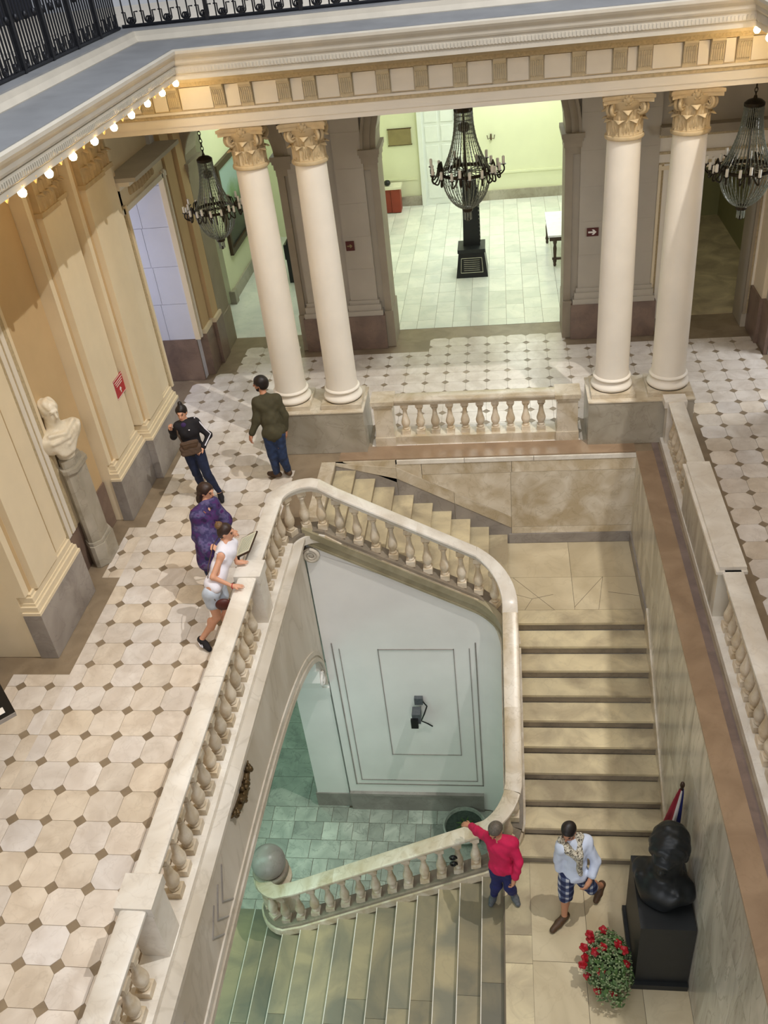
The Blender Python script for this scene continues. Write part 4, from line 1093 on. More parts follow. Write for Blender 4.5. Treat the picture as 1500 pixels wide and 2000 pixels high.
# ------------------------------------------------------------------ implicit surfaces (people, busts)
def sd_cone(Q, a, b, ra, rb):
    a = np.asarray(a, float); b = np.asarray(b, float)
    ab = b - a; L = max(1e-9, float(ab @ ab))
    h = np.clip(((Q - a) @ ab)/L, 0, 1)
    return np.linalg.norm(Q - a - h[..., None]*ab, axis=-1) - (ra + h*(rb-ra))
def sd_ell(Q, c, rad, F):
    q = (Q - np.asarray(c, float)) @ F
    rad = np.asarray(rad, float)
    k0 = np.linalg.norm(q/rad, axis=-1); k1 = np.linalg.norm(q/(rad*rad), axis=-1) + 1e-9
    return k0*(k0-1)/k1
def nets(prims, h, kk=0.03, cuts=(), subs=()):
    lo = np.full(3, 1e9); hi = np.full(3, -1e9); boxes = []
    for p in prims:
        if p[0] == 'c':
            a, b, ra, rb = p[1:5]; r = max(ra, rb)
            l = np.minimum(a, b)-r; u = np.maximum(a, b)+r
        else:
            c, rad = p[1:3]; r = max(rad); l = np.asarray(c)-r; u = np.asarray(c)+r
        l = np.asarray(l, float)-kk-2*h; u = np.asarray(u, float)+kk+2*h
        boxes.append((l, u)); lo = np.minimum(lo, l); hi = np.maximum(hi, u)
    n = np.ceil((hi-lo)/h).astype(int)+1
    D = np.full(n, 0.3)
    ax = [lo[i]+h*np.arange(n[i]) for i in range(3)]
    for p, (l, u) in zip(prims, boxes):
        i0 = np.maximum(0, np.floor((l-lo)/h).astype(int)); i1 = np.minimum(n, np.ceil((u-lo)/h).astype(int)+1)
        s = tuple(slice(i0[i], i1[i]) for i in range(3))
        Q = np.stack(np.meshgrid(ax[0][s[0]], ax[1][s[1]], ax[2][s[2]], indexing='ij'), -1)
        d = sd_cone(Q, *p[1:5]) if p[0] == 'c' else sd_ell(Q, p[1], p[2], p[3])
        cur = D[s]
        k2 = p[5] if (p[0] == 'c' and len(p) > 5) else (p[4] if (p[0] == 'e' and len(p) > 4) else kk)
        hh = np.maximum(k2 - np.abs(cur-d), 0)/k2
        D[s] = np.minimum(cur, d) - hh*hh*k2*0.25
    if cuts or subs:
        Q = np.stack(np.meshgrid(*ax, indexing='ij'), -1)
        for (pt, nn) in cuts: D = np.maximum(D, (Q-np.asarray(pt, float)) @ np.asarray(nn, float))
        for p in subs:
            d = sd_cone(Q, *p[1:5]) if p[0] == 'c' else sd_ell(Q, p[1], p[2], p[3])
            D = np.maximum(D, -d)
    ins = D < 0
    m = np.array(n)-1
    acc = np.zeros(tuple(m)+(3,)); cnt = np.zeros(tuple(m))
    corner = lambda A, o: A[o[0]:o[0]+m[0], o[1]:o[1]+m[1], o[2]:o[2]+m[2]]
    for o in [(x, y, z) for x in (0, 1) for y in (0, 1) for z in (0, 1)]:
        for axi in range(3):
            if o[axi]: continue
            e = list(o); e[axi] = 1; e = tuple(e)
            A, B = corner(D, o), corner(D, e)
            cr = (A < 0) != (B < 0)
            t = np.where(cr, A/np.where(cr, A-B, 1), 0)
            base = np.array(o, float)
            for q in range(3): acc[..., q] += np.where(cr, base[q] + (t if q == axi else 0), 0)
            cnt += cr
    act = cnt > 0
    idx = -np.ones(tuple(m), int); idx[act] = np.arange(act.sum())
    I = np.argwhere(act)
    V = lo + h*(I + acc[act]/cnt[act][:, None])
    F = []
    for axi in range(3):
        s0 = [slice(None)]*3; s1 = [slice(None)]*3
        s0[axi] = slice(0, n[axi]-1); s1[axi] = slice(1, n[axi])
        a, c = ins[tuple(s0)], ins[tuple(s1)]
        E = np.argwhere(a != c)
        u, v = (axi+1) % 3, (axi+2) % 3
        ok = (E[:, u] > 0) & (E[:, v] > 0) & (E[:, u] < n[u]-1) & (E[:, v] < n[v]-1)
        E = E[ok]
        flip = a[tuple(E.T)]
        def g(du, dv):
            X = E.copy(); X[:, u] -= du; X[:, v] -= dv
            return idx[tuple(X.T)]
        q = np.stack([g(1, 1), g(0, 1), g(0, 0), g(1, 0)], 1)
        q[~flip] = q[~flip][:, ::-1]
        F.append(q)
    return V, np.concatenate(F)
def folds(V, amp, seed):
    r = np.random.RandomState(seed)
    d = np.zeros(len(V))
    for i in range(7):
        k = r.normal(size=3)*A(1, 1, 0.55); k *= r.uniform(18, 62)/np.linalg.norm(k)
        d += np.sin(V @ k + r.uniform(0, 6.28) + 1.5*np.sin(V @ (k[::-1]*0.4)))/(1.0+0.25*i)
    return amp*d/3.0
def net_obj(name, mats, parent, prims, h=0.011, kk=0.03, cuts=(), subs=(), smooth_it=2, fold=0.0):
    V, F = nets(prims, h, kk, cuts, subs)
    # relax once or twice for a smooth skin
    for _ in range(smooth_it):
        S = np.zeros_like(V); c = np.zeros(len(V))
        for i in range(4):
            np.add.at(S, F[:, i], V[F[:, (i+1) % 4]]); np.add.at(S, F[:, i], V[F[:, (i+3) % 4]]); np.add.at(c, F[:, i], 2)
        V = V*0.5 + 0.5*S/np.maximum(c, 1)[:, None]
    if fold:
        nf = np.cross(V[F[:, 2]]-V[F[:, 0]], V[F[:, 3]]-V[F[:, 1]])
        N_ = np.zeros_like(V)
        for i in range(4): np.add.at(N_, F[:, i], nf)
        N_ /= np.linalg.norm(N_, axis=1)[:, None] + 1e-12
        V = V + N_*folds(V, fold, len(name)*7 + len(V) % 91)[:, None]
    me = bpy.data.meshes.new(name)
    me.from_pydata(V.tolist(), [], F.tolist())
    for mm in (mats if isinstance(mats, (list, tuple)) else [mats]): me.materials.append(MATS[mm])
    me.polygons.foreach_set('use_smooth', [True]*len(me.polygons)); me.update()
    o = bpy.data.objects.new(name, me); COL.objects.link(o)
    if parent is not None: o.parent = parent; o.location = -wloc(parent)
    return o
def frame(f, up=(0, 0, 1)):
    f = np.asarray(f, float); f = f/np.linalg.norm(f)
    r = np.cross(f, np.asarray(up, float)); r /= np.linalg.norm(r)
    u = np.cross(r, f)
    return np.stack([r, f, u], 1)      # columns: right, forward, up
def A(*p): return np.array(p, float)

def head_prims(c, F, s=1.0):
    L = lambda x, y, z: c + F @ (s*A(x, y, z))
    return [('e', L(0, -0.012, 0.03), s*A(0.077, 0.094, 0.088), F), ('e', L(0, 0.018, -0.035), s*A(0.060, 0.072, 0.080), F),
            ('e', L(0, 0.052, -0.082), s*A(0.028, 0.026, 0.026), F, 0.03*s), ('c', L(0, 0.086, 0.022), L(0, 0.110, -0.022), 0.009*s, 0.015*s, 0.015*s),
            ('c', L(-0.028, 0.085, 0.032), L(0.028, 0.085, 0.032), 0.011*s, 0.011*s, 0.02*s), ('e', L(0, 0.086, -0.052), s*A(0.022, 0.012, 0.009), F, 0.012*s),
            ('e', L(-0.078, -0.008, -0.005), s*A(0.011, 0.020, 0.030), F, 0.012*s), ('e', L(0.078, -0.008, -0.005), s*A(0.011, 0.020, 0.030), F, 0.012*s)]
def hand_prims(w, d, n, side, s=1.0, curl=0.5):
    """w wrist, d pointing direction, n back-of-hand direction; side +1 right hand"""
    d = A(*d); d = d/np.linalg.norm(d); n = A(*n); n = n - d*(n @ d); n /= np.linalg.norm(n)
    t = np.cross(d, n)*side        # towards the thumb
    pr = [('c', w, w+d*0.035*s, 0.026*s, 0.026*s), ('c', w+d*0.04*s+t*0.018*s, w+d*0.088*s+t*0.024*s, 0.020*s, 0.018*s), ('c', w+d*0.04*s-t*0.012*s, w+d*0.082*s-t*0.022*s, 0.020*s, 0.017*s), ('c', w+d*0.045*s, w+d*0.088*s, 0.020*s, 0.018*s)]
    for i, (o, ln) in enumerate(((0.031, 0.074), (0.010, 0.084), (-0.011, 0.078), (-0.031, 0.060))):
        b0 = w + d*(0.088-0.003*abs(i-1))*s + t*o*s
        a1 = curl*0.9; p1 = b0 + (d*math.cos(a1*0.6) - n*math.sin(a1*0.6))*ln*0.5*s + t*o*0.10*s
        p2 = p1 + (d*math.cos(a1*1.7) - n*math.sin(a1*1.7))*ln*0.5*s
        pr += [('c', b0, p1, 0.0095*s, 0.0085*s, 0.008), ('c', p1, p2, 0.0085*s, 0.007*s, 0.006)]
    t0 = w + d*0.030*s + t*0.026*s; t1 = t0 + (d*0.7+t*0.75-n*0.2*curl)*0.042*s; t2 = t1 + (d*0.95+t*0.25-n*0.3*curl)*0.032*s
    pr += [('c', t0, t1, 0.013*s, 0.0105*s, 0.012), ('c', t1, t2, 0.0105*s, 0.008*s, 0.008)]
    return pr

class Person:
    def __init__(s, label, J, f, hf, base, skin, H=1.7, fem=False):
        s.J = {k: A(*v) for k, v in J.items()}
        for q in 'RL':      # bring the shoulder joints in under the cloth
            d = s.J['chest'] - s.J['sh'+q]; d[2] = 0
            s.J['sh'+q] = s.J['sh'+q] + d*0.17 - A(0, 0, 0.015)
        s.F = frame((f[0], f[1], 0)); s.HF = frame(hf); s.fem = fem; s.sc = H/1.72
        s.t = thing('person', label, 'person', base)
        s.skin = skin
    def spine(s):
        return s.J['hip'], s.J['chest']
    def torso(s, g=0.0, low=True):
        h, c = s.spine(); F = frame(s.F[:, 1], c-h); k = s.sc
        w = 0.93 if s.fem else 1.0
        m = h*0.55 + c*0.45
        pr = [('e', c, A(0.148*w*k+g, 0.100*k+g, 0.165*k+g), F), ('e', m, A(0.130*w*k+g, 0.092*k+g, 0.16*k+g), F)]
        pr.append(('c', h*0.85+c*0.15, c, 0.088*k+g, 0.095*k+g, 0.05))
        if s.fem: pr.append(('e', c + F @ A(0, 0.07*k, 0.0), A(0.125*k+g, 0.06*k+g, 0.07*k+g), F))
        if low: pr.append(('e', h, A(0.160*k+g, 0.112*k+g, 0.125*k+g), F))
        nk = c + (s.J['head']-c)*0.50
        for q in 'RL':
            pr.append(('c', nk, s.J['sh'+q], 0.040*k+g*0.6, 0.050*k+g, 0.05))
            pr.append(('c', c + (s.J['sh'+q]-c)*0.30, s.J['sh'+q], 0.085*k+g, 0.055*k+g, 0.05))
        return pr
    def arm(s, q, g=0.0, upto=2.0, r=(0.050, 0.040, 0.036, 0.026)):
        k = s.sc*(0.9 if s.fem else 1.0); sh, el, wr = s.J['sh'+q], s.J['el'+q], s.J['wr'+q]
        pr = [('c', sh, sh + (el-sh)*min(1, upto), r[0]*k+g, (r[0]+(r[1]-r[0])*min(1, upto))*k+g)]
        if upto > 1: pr.append(('c', el, el+(wr-el)*(upto-1), r[2]*k*1.03+g, (r[2]+(r[3]-r[2])*(upto-1))*k+g))
        return pr
    def leg(s, q, g=0.0, upto=2.0, r=(0.088, 0.058, 0.056, 0.036)):
        k = s.sc; hp, kn, an = s.J['hip'+q], s.J['knee'+q], s.J['ank'+q]
        pr = [('c', hp, hp+(kn-hp)*min(1, upto), r[0]*k+g, (r[0]+(r[1]-r[0])*min(1, upto))*k+g)]
        if upto > 1:
            e = an*(upto-1)+kn*(2-upto)
            pr.append(('c', kn, e, r[2]*k+g, (r[2]+(r[3]-r[2])*(upto-1))*k+g))
            if upto > 1.6:
                cf = kn + (an-kn)*0.32 - s.F[:, 1]*0.015
                pr.append(('e', cf, A(0.05*k+g, 0.05*k+g, 0.11*k+g), np.eye(3)))
        return pr
    def foot(s, q, g=0.0):
        an = s.J['ank'+q]; k = s.sc
        to = s.J.get('toe'+q)
        if to is None: to = an + s.F[:, 1]*0.17 - A(0, 0, 0.055)
        d = to-an; d = d/np.linalg.norm(d)
        heel = an - d*0.045 - A(0, 0, 0.045)
        return [('c', heel, heel*0.45+to*0.55, 0.038*k+g, 0.042*k+g, 0.02), ('c', heel*0.45+to*0.55, to, 0.042*k+g, 0.030*k+g, 0.02), ('c', an, heel*0.6+an*0.4, 0.036*k+g, 0.038*k+g, 0.02)]
    def body(s, hands):
        J = s.J; k = s.sc
        pr = s.torso() + s.arm('R') + s.arm('L') + s.leg('R') + s.leg('L') + s.foot('R') + s.foot('L')
        nb = s.J['chest'] + (s.J['head']-s.J['chest'])*0.42
        pr.append(('c', nb, J['head'] - s.HF @ A(0, 0.01, 0.05), 0.052*k, 0.048*k, 0.04))
        pr += head_prims(J['head'], s.HF, k)
        for q, (d, n, cu) in hands.items():
            pr += hand_prims(J['wr'+q], d, n, 1 if q == 'R' else -1, k*(0.92 if s.fem else 1.0), cu)
        o = net_obj('body', s.skin, s.t, pr, 0.0085, 0.025, smooth_it=1)
        # eyes, brows and mouth sit on the face
        for sg in (-1, 1):
            L = lambda x, y, z: Vector(J['head'] + s.HF @ (k*A(x, y, z)))
            b = MB(); b.ball((0, 0, 0), 0.0115*k, 10); b.xf(Matrix.Translation(L(sg*0.031, 0.078, 0.014)))
            b.build('eye', 'eye_dark', s.t, 180)
            b = MB(); b.tube([L(sg*0.014, 0.090, 0.034), L(sg*0.034, 0.086, 0.040), L(sg*0.052, 0.070, 0.034)], 0.0052*k, 6); b.build('eyebrow', 'hair_dark', s.t, 60)
        b = MB(); b.tube([L(-0.024, 0.083, -0.052), L(-0.010, 0.0965, -0.051), L(0.010, 0.0965, -0.051), L(0.024, 0.083, -0.052)], 0.0045*k, 6); b.build('lips', 'lip', s.t, 60)
        return o
    def wear(s, name, m, prims, cuts=(), h=0.011, kk=0.03, subs=()):
        return net_obj(name, m, s.t, prims, h, kk, cuts, subs, fold=0.0 if name in ('shoe', 'beard', 'hair_bun', 'collar') else 0.011)
    def hair(s, m, extra=(), cut_front=0.052, short=True, vol=0.0):
        k = s.sc; F = s.HF; c = s.J['head']
        L = lambda x, y, z: c + F @ (k*A(x, y, z))
        pr = [('e', L(0, -0.018, 0.042), k*A(0.088+vol, 0.100+vol, 0.090+vol), F), ('e', L(0, -0.045, -0.005), k*A(0.082+vol, 0.070+vol, 0.085), F)]
        pr += [('c', L(*a), L(*b), ra*k, rb*k) for a, b, ra, rb in extra]
        sub = [('e', L(0, 0.095, -0.030), k*A(0.086, 0.085, 0.098), F), ('c', L(-0.085, 0.02, -0.07), L(-0.085, 0.01, -0.01), 0.035*k, 0.016*k), ('c', L(0.085, 0.02, -0.07), L(0.085, 0.01, -0.01), 0.035*k, 0.016*k)]
        return net_obj('hair', m, s.t, pr, 0.008, 0.02, subs=sub, fold=0.007)

for nm, c in (('skin_light', 'd9a284'), ('skin_tan', 'b98263'), ('skin_pale', 'd6b49c')): mat(nm, c, 0.55, var=0.03, scale=20)
mat('lip', 'a35a50', 0.5, var=0.02); mat('eye_dark', '2a1c18', 0.3, var=0.0)
mat('hair_dark', '1d1512', 0.5, var=0.25, scale=60); mat('hair_brown', '35221a', 0.5, var=0.3, scale=60); mat('hair_grey', '5e564c', 0.6, var=0.3, scale=60); mat('hair_bun', '6e5236', 0.55, var=0.35, scale=60)
mat('black_cloth', '17141a', 0.8, var=0.15, scale=15); mat('violet_cloth', '3a2458', 0.8, var=0.1)
mat('olive_cloth', '45402b', 0.85, var=0.15, scale=12); mat('denim', '27385a', 0.85, var=0.35, scale=14); mat('denim_dark', '1a2440', 0.85, var=0.3, scale=12)
mat('white_cloth', 'eceaf4', 0.8, var=0.05, scale=10); mat('pale_denim', 'c3cddb', 0.85, var=0.12, scale=14)
mat('pink_cloth', 'c1124a', 0.8, var=0.10, scale=10); mat('navy_cloth', '1a1f57', 0.85, var=0.15, scale=10); mat('shirt_white', 'ccd5e8', 0.8, var=0.07, scale=9)
mat('brown_leather', '4c3622', 0.6, var=0.2, scale=20); mat('tan_leather', 'a4673a', 0.55, var=0.1); mat('maroon_leather', '4f2018', 0.5, var=0.2, scale=20); mat('taupe_cloth', '5d4a3d', 0.8, var=0.15, scale=20)
mat('sneaker_grey', '565a5e', 0.7, var=0.25, scale=40); mat('rubber_white', 'c9c6c0', 0.6, var=0.05)
def patterned(name, cols, scale):
    m = bpy.data.materials.new(name); MATS[name] = m
    t, p, N, L = nt(m)
    g = N.new('ShaderNodeTexCoord'); n = N.new('ShaderNodeTexNoise'); n.inputs['Scale'].default_value = scale; n.inputs['Detail'].default_value = 3
    L.new(g.outputs['Object'], n.inputs['Vector'])
    r = N.new('ShaderNodeValToRGB'); r.color_ramp.interpolation = 'EASE'
    while len(r.color_ramp.elements) < len(cols): r.color_ramp.elements.new(0.5)
    for i, c in enumerate(cols):
        r.color_ramp.elements[i].position = 0.30 + 0.40*i/(len(cols)-1); r.color_ramp.elements[i].color = srgb(c)
    L.new(n.outputs['Fac'], r.inputs['Fac']); L.new(r.outputs['Color'], p.inputs['Base Color']); p.inputs['Roughness'].default_value = 0.85
patterned('purple_print', ['2a1a44', '4b2560', '39335f', '5f5680', '521f63'], 9)
patterned('scarf_print', ['3a332b', '8d8371', 'd9d2bf', '4a4338', '9a9384'], 30)
def plaid(name, a, b_, c):
    m = bpy.data.materials.new(name); MATS[name] = m
    t, p, N, L = nt(m)
    g = N.new('ShaderNodeTexCoord'); sp = N.new('ShaderNodeSeparateXYZ'); L.new(g.outputs['Object'], sp.inputs[0])
    outs = []
    for ax, sc in (('X', 62), ('Z', 55)):
        mu = N.new('ShaderNodeMath'); mu.operation = 'MULTIPLY'; mu.inputs[1].default_value = sc; L.new(sp.outputs[ax], mu.inputs[0])
        si = N.new('ShaderNodeMath'); si.operation = 'SINE'; L.new(mu.outputs[0], si.inputs[0])
        gt = N.new('ShaderNodeMath'); gt.operation = 'GREATER_THAN'; gt.inputs[1].default_value = 0.35; L.new(si.outputs[0], gt.inputs[0]); outs.append(gt)
    ad = N.new('ShaderNodeMath'); ad.operation = 'ADD'; L.new(outs[0].outputs[0], ad.inputs[0]); L.new(outs[1].outputs[0], ad.inputs[1])
    dv = N.new('ShaderNodeMath'); dv.operation = 'DIVIDE'; dv.inputs[1].default_value = 2; L.new(ad.outputs[0], dv.inputs[0])
    r = N.new('ShaderNodeValToRGB'); r.color_ramp.interpolation = 'CONSTANT'
    r.color_ramp.elements[0].color = srgb(a); r.color_ramp.elements[1].color = srgb(c); r.color_ramp.elements[1].position = 0.9
    e = r.color_ramp.elements.new(0.4); e.color = srgb(b_)
    L.new(dv.outputs[0], r.inputs['Fac']); L.new(r.outputs['Color'], p.inputs['Base Color']); p.inputs['Roughness'].default_value = 0.85
plaid('plaid_cloth', '20294f', '4e5878', 'b9bcc4')

# ---- woman in black track jacket
p = Person('woman in black track jacket with white sleeve stripe walking beside the pilasters', dict(head=(0.475, 0.70, 1.49), chest=(0.52, 0.68, 1.19), hip=(0.545, 0.65, 0.90), shR=(0.39, 0.625, 1.32), elR=(0.255, 0.69, 1.10), wrR=(0.285, 0.60, 1.27), shL=(0.645, 0.74, 1.32), elL=(0.79, 0.745, 1.07), wrL=(0.71, 0.60, 0.93),
    hipR=(0.47, 0.60, 0.86), kneeR=(0.49, 0.62, 0.47), ankR=(0.50, 0.74, 0.09), toeR=(0.56, 0.60, 0.035), hipL=(0.63, 0.63, 0.86), kneeL=(0.70, 0.53, 0.49), ankL=(0.80, 0.60, 0.10), toeL=(0.86, 0.46, 0.035)), (0.40, -0.9), (0.05, -1, -0.12), (0.6, 0.65, 0), 'skin_light', 1.62, True)
p.body({'R': ((0.05, -0.3, 1), (-1, 0, 0.2), 1.3), 'L': ((-0.6, -0.7, -0.3), (0.3, -0.3, 0.9), 0.6)})
p.hair('hair_dark', [((0, -0.03, 0.10), (0, -0.045, 0.155), 0.045, 0.036)])
top = p.torso(0.022) + p.arm('R', 0.016, 1.92) + p.arm('L', 0.016, 1.92)
p.wear('jacket', 'black_cloth', top)
p.wear('trousers', 'denim_dark', [('e', p.J['hip'], A(0.150*p.sc+0.01, 0.108*p.sc+0.01, 0.125*p.sc), p.F)] + p.leg('R', 0.010, 1.93) + p.leg('L', 0.010, 1.93))
for q in 'RL': p.wear('shoe', 'black_cloth', p.foot(q, 0.006), h=0.009)
def arm_stripe(p, q, m, out, r=0.010):
    sh, el, wr = p.J['sh'+q], p.J['el'+q], p.J['wr'+q]; o = A(*out)
    pts = [sh*1.0 + A(0, 0, 0.075) + o*0.02, sh + (el-sh)*0.25 + o*0.066 + A(0, 0, 0.03), sh + (el-sh)*0.6 + o*0.062, el + o*0.060, el + (wr-el)*0.5 + o*0.055, el + (wr-el)*0.9 + o*0.045]
    b = MB(); b.tube([Vector(x) for x in pts], r, 6); b.build('sleeve_stripe', m, p.t, 60)
arm_stripe(p, 'L', 'white_cloth', (0.75, -0.35, 0.55))
b = MB(); b.ball((0, 0, 0), 0.014, 8, 0, 0.5); b.xf(Matrix.Translation((0.585, 0.555, 1.275))); b.build('chest_logo', 'white_cloth', p.t, 60)
p.wear('collar', 'violet_cloth', [('e', A(0.495, 0.62, 1.325), A(0.055, 0.045, 0.05), p.F)])
t = thing('shoulder_bag', 'brown grey canvas bag carried at the front by the woman in the track jacket', 'bag', (0.57, 0.55, 0.95))
BF_ = frame((0.40, -0.9, 0)); bq = lambda x, y, z: A(0.555, 0.505, 1.0) + BF_ @ A(x, y, z)
net_obj('pouch', 'taupe_cloth', t, [('c', bq(-0.11, 0, 0.08), bq(0.11, 0, 0.08), 0.035, 0.035), ('c', bq(-0.12, 0, -0.08), bq(0.12, 0, -0.08), 0.045, 0.045), ('c', bq(-0.12, 0, 0), bq(0.12, 0, 0), 0.05, 0.05), ('e', bq(0, 0.01, 0), A(0.13, 0.045, 0.10), BF_)], 0.010, fold=0.006)
net_obj('flap', 'brown_leather', t, [('c', bq(-0.11, 0.03, 0.09), bq(0.11, 0.03, 0.09), 0.020, 0.020), ('c', bq(-0.09, 0.045, 0.02), bq(0.09, 0.045, 0.02), 0.016, 0.016), ('c', bq(-0.10, 0.04, 0.05), bq(0.10, 0.04, 0.05), 0.018, 0.018)], 0.008)
b = MB(); b.tube([(0.42, 0.57, 1.06), (0.39, 0.555, 1.20), (0.40, 0.57, 1.33), (0.44, 0.66, 1.39), (0.50, 0.78, 1.34)], 0.013, 6); b.build('strap', 'taupe_cloth', t, 60)

# ---- man in olive sweater
p = Person('bearded man in olive green sweater and jeans walking away beside the left columns', dict(head=(1.578, 1.305, 1.60), chest=(1.665, 1.17, 1.25), hip=(1.73, 1.00, 0.92), shL=(1.50, 1.14, 1.39), elL=(1.48, 1.06, 1.10), wrL=(1.375, 1.0, 0.90), shR=(1.83, 1.24, 1.39), elR=(1.90, 1.18, 1.12), wrR=(1.88, 1.13, 0.88),
    hipL=(1.66, 0.97, 0.88), kneeL=(1.645, 1.00, 0.50), ankL=(1.62, 1.12, 0.11), toeL=(1.46, 1.21, 0.035), hipR=(1.80, 1.0, 0.88), kneeR=(1.79, 1.02, 0.49), ankR=(1.80, 1.16, 0.11), toeR=(1.72, 1.30, 0.035)), (-0.3, 0.95), (-1, 0.12, -0.06), (1.7, 1.15, 0), 'skin_tan', 1.78)
p.body({'L': ((-0.35, -0.15, -1), (-0.9, -0.3, 0.1), 0.8), 'R': ((0, 0, -1), (0.9, 0.3, 0), 0.6)})
p.hair('hair_dark', vol=0.012)
HL = lambda x, y, z: p.J['head'] + p.HF @ A(x, y, z)
p.wear('beard', 'hair_dark', [('e', HL(0, 0.045, -0.075), A(0.055, 0.045, 0.042), p.HF), ('c', HL(-0.06, 0.01, -0.03), HL(-0.04, 0.04, -0.075), 0.014, 0.018), ('c', HL(0.06, 0.01, -0.03), HL(0.04, 0.04, -0.075), 0.014, 0.018)], h=0.008)
p.wear('sweater', 'olive_cloth', p.torso(0.024) + p.arm('R', 0.020, 1.90) + p.arm('L', 0.022, 1.90))
p.wear('jeans', 'denim', [('e', p.J['hip'], A(0.150*p.sc+0.01, 0.108*p.sc+0.01, 0.125*p.sc), p.F)] + p.leg('R', 0.014, 1.95) + p.leg('L', 0.014, 1.95))
for q in 'RL': p.wear('shoe', 'brown_leather', p.foot(q, 0.006), h=0.009)

# ---- woman in purple tunic
p = Person('woman with long brown hair in purple print tunic looking over the left balustrade', dict(head=(1.432, -1.43, 1.50), chest=(1.39, -1.55, 1.19), hip=(1.43, -1.80, 0.88), shR=(1.31, -1.68, 1.31), elR=(1.30, -1.73, 1.02), wrR=(1.50, -1.88, 0.97), shL=(1.50, -1.43, 1.33), elL=(1.58, -1.42, 1.05), wrL=(1.66, -1.52, 0.93),
    hipR=(1.42, -1.89, 0.84), kneeR=(1.43, -1.96, 0.46), ankR=(1.42, -2.0, 0.09), hipL=(1.45, -1.75, 0.84), kneeL=(1.48, -1.84, 0.46), ankL=(1.47, -1.90, 0.09)), (0.93, -0.3), (0.95, -0.28, -0.25), (1.45, -1.9, 0), 'skin_light', 1.64, True)
p.body({'R': ((0.8, -0.6, -0.1), (0, 0, 1), 0.4), 'L': ((0.8, -0.5, -0.3), (0, 0, 1), 0.4)})
p.hair('hair_brown', [((-0.062, -0.055, -0.02), (-0.075, -0.06, -0.17), 0.038, 0.026), ((0.062, -0.055, -0.02), (0.078, -0.05, -0.20), 0.038, 0.026), ((0, -0.07, 0.0), (0, -0.10, -0.20), 0.075, 0.050)], vol=0.006)
p.wear('tunic', 'purple_print', p.torso(0.032) + p.arm('R', 0.045, 1.35) + p.arm('L', 0.045, 1.35) + [('c', p.J['hip'], p.J['hip']-A(0, 0.03, 0.16), 0.17, 0.19)], kk=0.05, subs=[('e', p.J['chest'] + p.F @ A(0, 0.115, 0.19), A(0.05, 0.06, 0.10), p.F)])
p.wear('trousers', 'denim_dark', p.leg('R', 0.010, 1.9) + p.leg('L', 0.010, 1.9))
for q in 'RL': p.wear('shoe', 'brown_leather', p.foot(q, 0.005), h=0.009)
b = MB(); b.ball((0, 0, 0), 0.014, 8); b.xf(Matrix.Translation(Vector(p.J['chest'] + p.F @ A(0, 0.115, 0.155)))); b.build('pendant', 'hair_dark', p.t, 60)
t = thing('shoulder_bag', 'tan leather bag with thin strap worn across by the woman in purple', 'bag', (1.57, -1.50, 0.86))
net_obj('pouch', 'tan_leather', t, [('e', A(1.60, -1.47, 0.86), A(0.09, 0.04, 0.08), frame((0.3, 0.95, 0)))], 0.010)
C_ = p.J['chest']
b = MB(); b.tube([(1.255, -1.66, 1.37), (1.33, -1.645, 1.385), (1.42, -1.645, 1.33), (1.50, -1.635, 1.22), (1.56, -1.60, 1.08), (1.60, -1.54, 0.94)], 0.010, 6); b.build('strap', 'tan_leather', t, 60)

# ---- woman in white top
p = Person('woman in white sleeveless top and pale shorts leaning on the left balustrade', dict(head=(1.885, -2.245, 1.445), chest=(1.845, -2.32, 1.19), hip=(1.69, -2.58, 0.88), shR=(1.83, -2.46, 1.25), elR=(1.735, -2.635, 1.06), wrR=(1.95, -2.62, 0.905), shL=(1.93, -2.19, 1.27), elL=(1.87, -2.14, 1.03), wrL=(1.90, -2.18, 0.915),
    hipR=(1.66, -2.67, 0.84), kneeR=(1.665, -2.65, 0.44), ankR=(1.40, -2.70, 0.10), toeR=(1.515, -2.81, 0.035), hipL=(1.73, -2.50, 0.84), kneeL=(1.77, -2.55, 0.46), ankL=(1.68, -2.60, 0.09), toeL=(1.81, -2.64, 0.035)), (0.95, 0.25), (0.96, 0.0, -0.18), (1.6, -2.6, 0), 'skin_light', 1.62, True)
p.body({'R': ((1, 0.08, -0.08), (0, 0, 1), 0.15), 'L': ((1, 0.25, -0.10), (0, 0, 1), 0.15)})
p.hair('hair_brown', [((0, -0.06, 0.06), (0, -0.09, 0.09), 0.05, 0.05)])
p.wear('hair_bun', 'hair_bun', [('e', p.J['head'] + p.HF @ A(0, -0.085, 0.09), A(0.055, 0.055, 0.05), p.HF)], h=0.008)
p.wear('top', 'white_cloth', p.torso(0.012, False) + [('e', p.J['hip']+A(0.01, 0.0, 0.03), A(0.145, 0.115, 0.12), p.F)], subs=[('c', p.J['shR']+A(0.0, -0.055, 0.02), p.J['shR']+(p.J['elR']-p.J['shR'])*0.35+A(0, -0.04, 0), 0.062, 0.05), ('c', p.J['shL']+A(0.0, 0.055, 0.02), p.J['elL'], 0.062, 0.05)])
p.wear('shorts', 'pale_denim', [('e', p.J['hip']-A(0.01, 0.01, 0.06), A(0.142, 0.108, 0.10), p.F)] + p.leg('R', 0.016, 0.42) + p.leg('L', 0.016, 0.42))
for q in 'RL':
    o = p.wear('shoe', 'black_cloth', p.foot(q, 0.007), h=0.009)
an, to = p.J['ankR'], p.J['toeR']
dd = (to-an); dd[2] = 0; dd /= np.linalg.norm(dd); sd = A(dd[1], -dd[0], 0)
mid = an*0.4+to*0.6
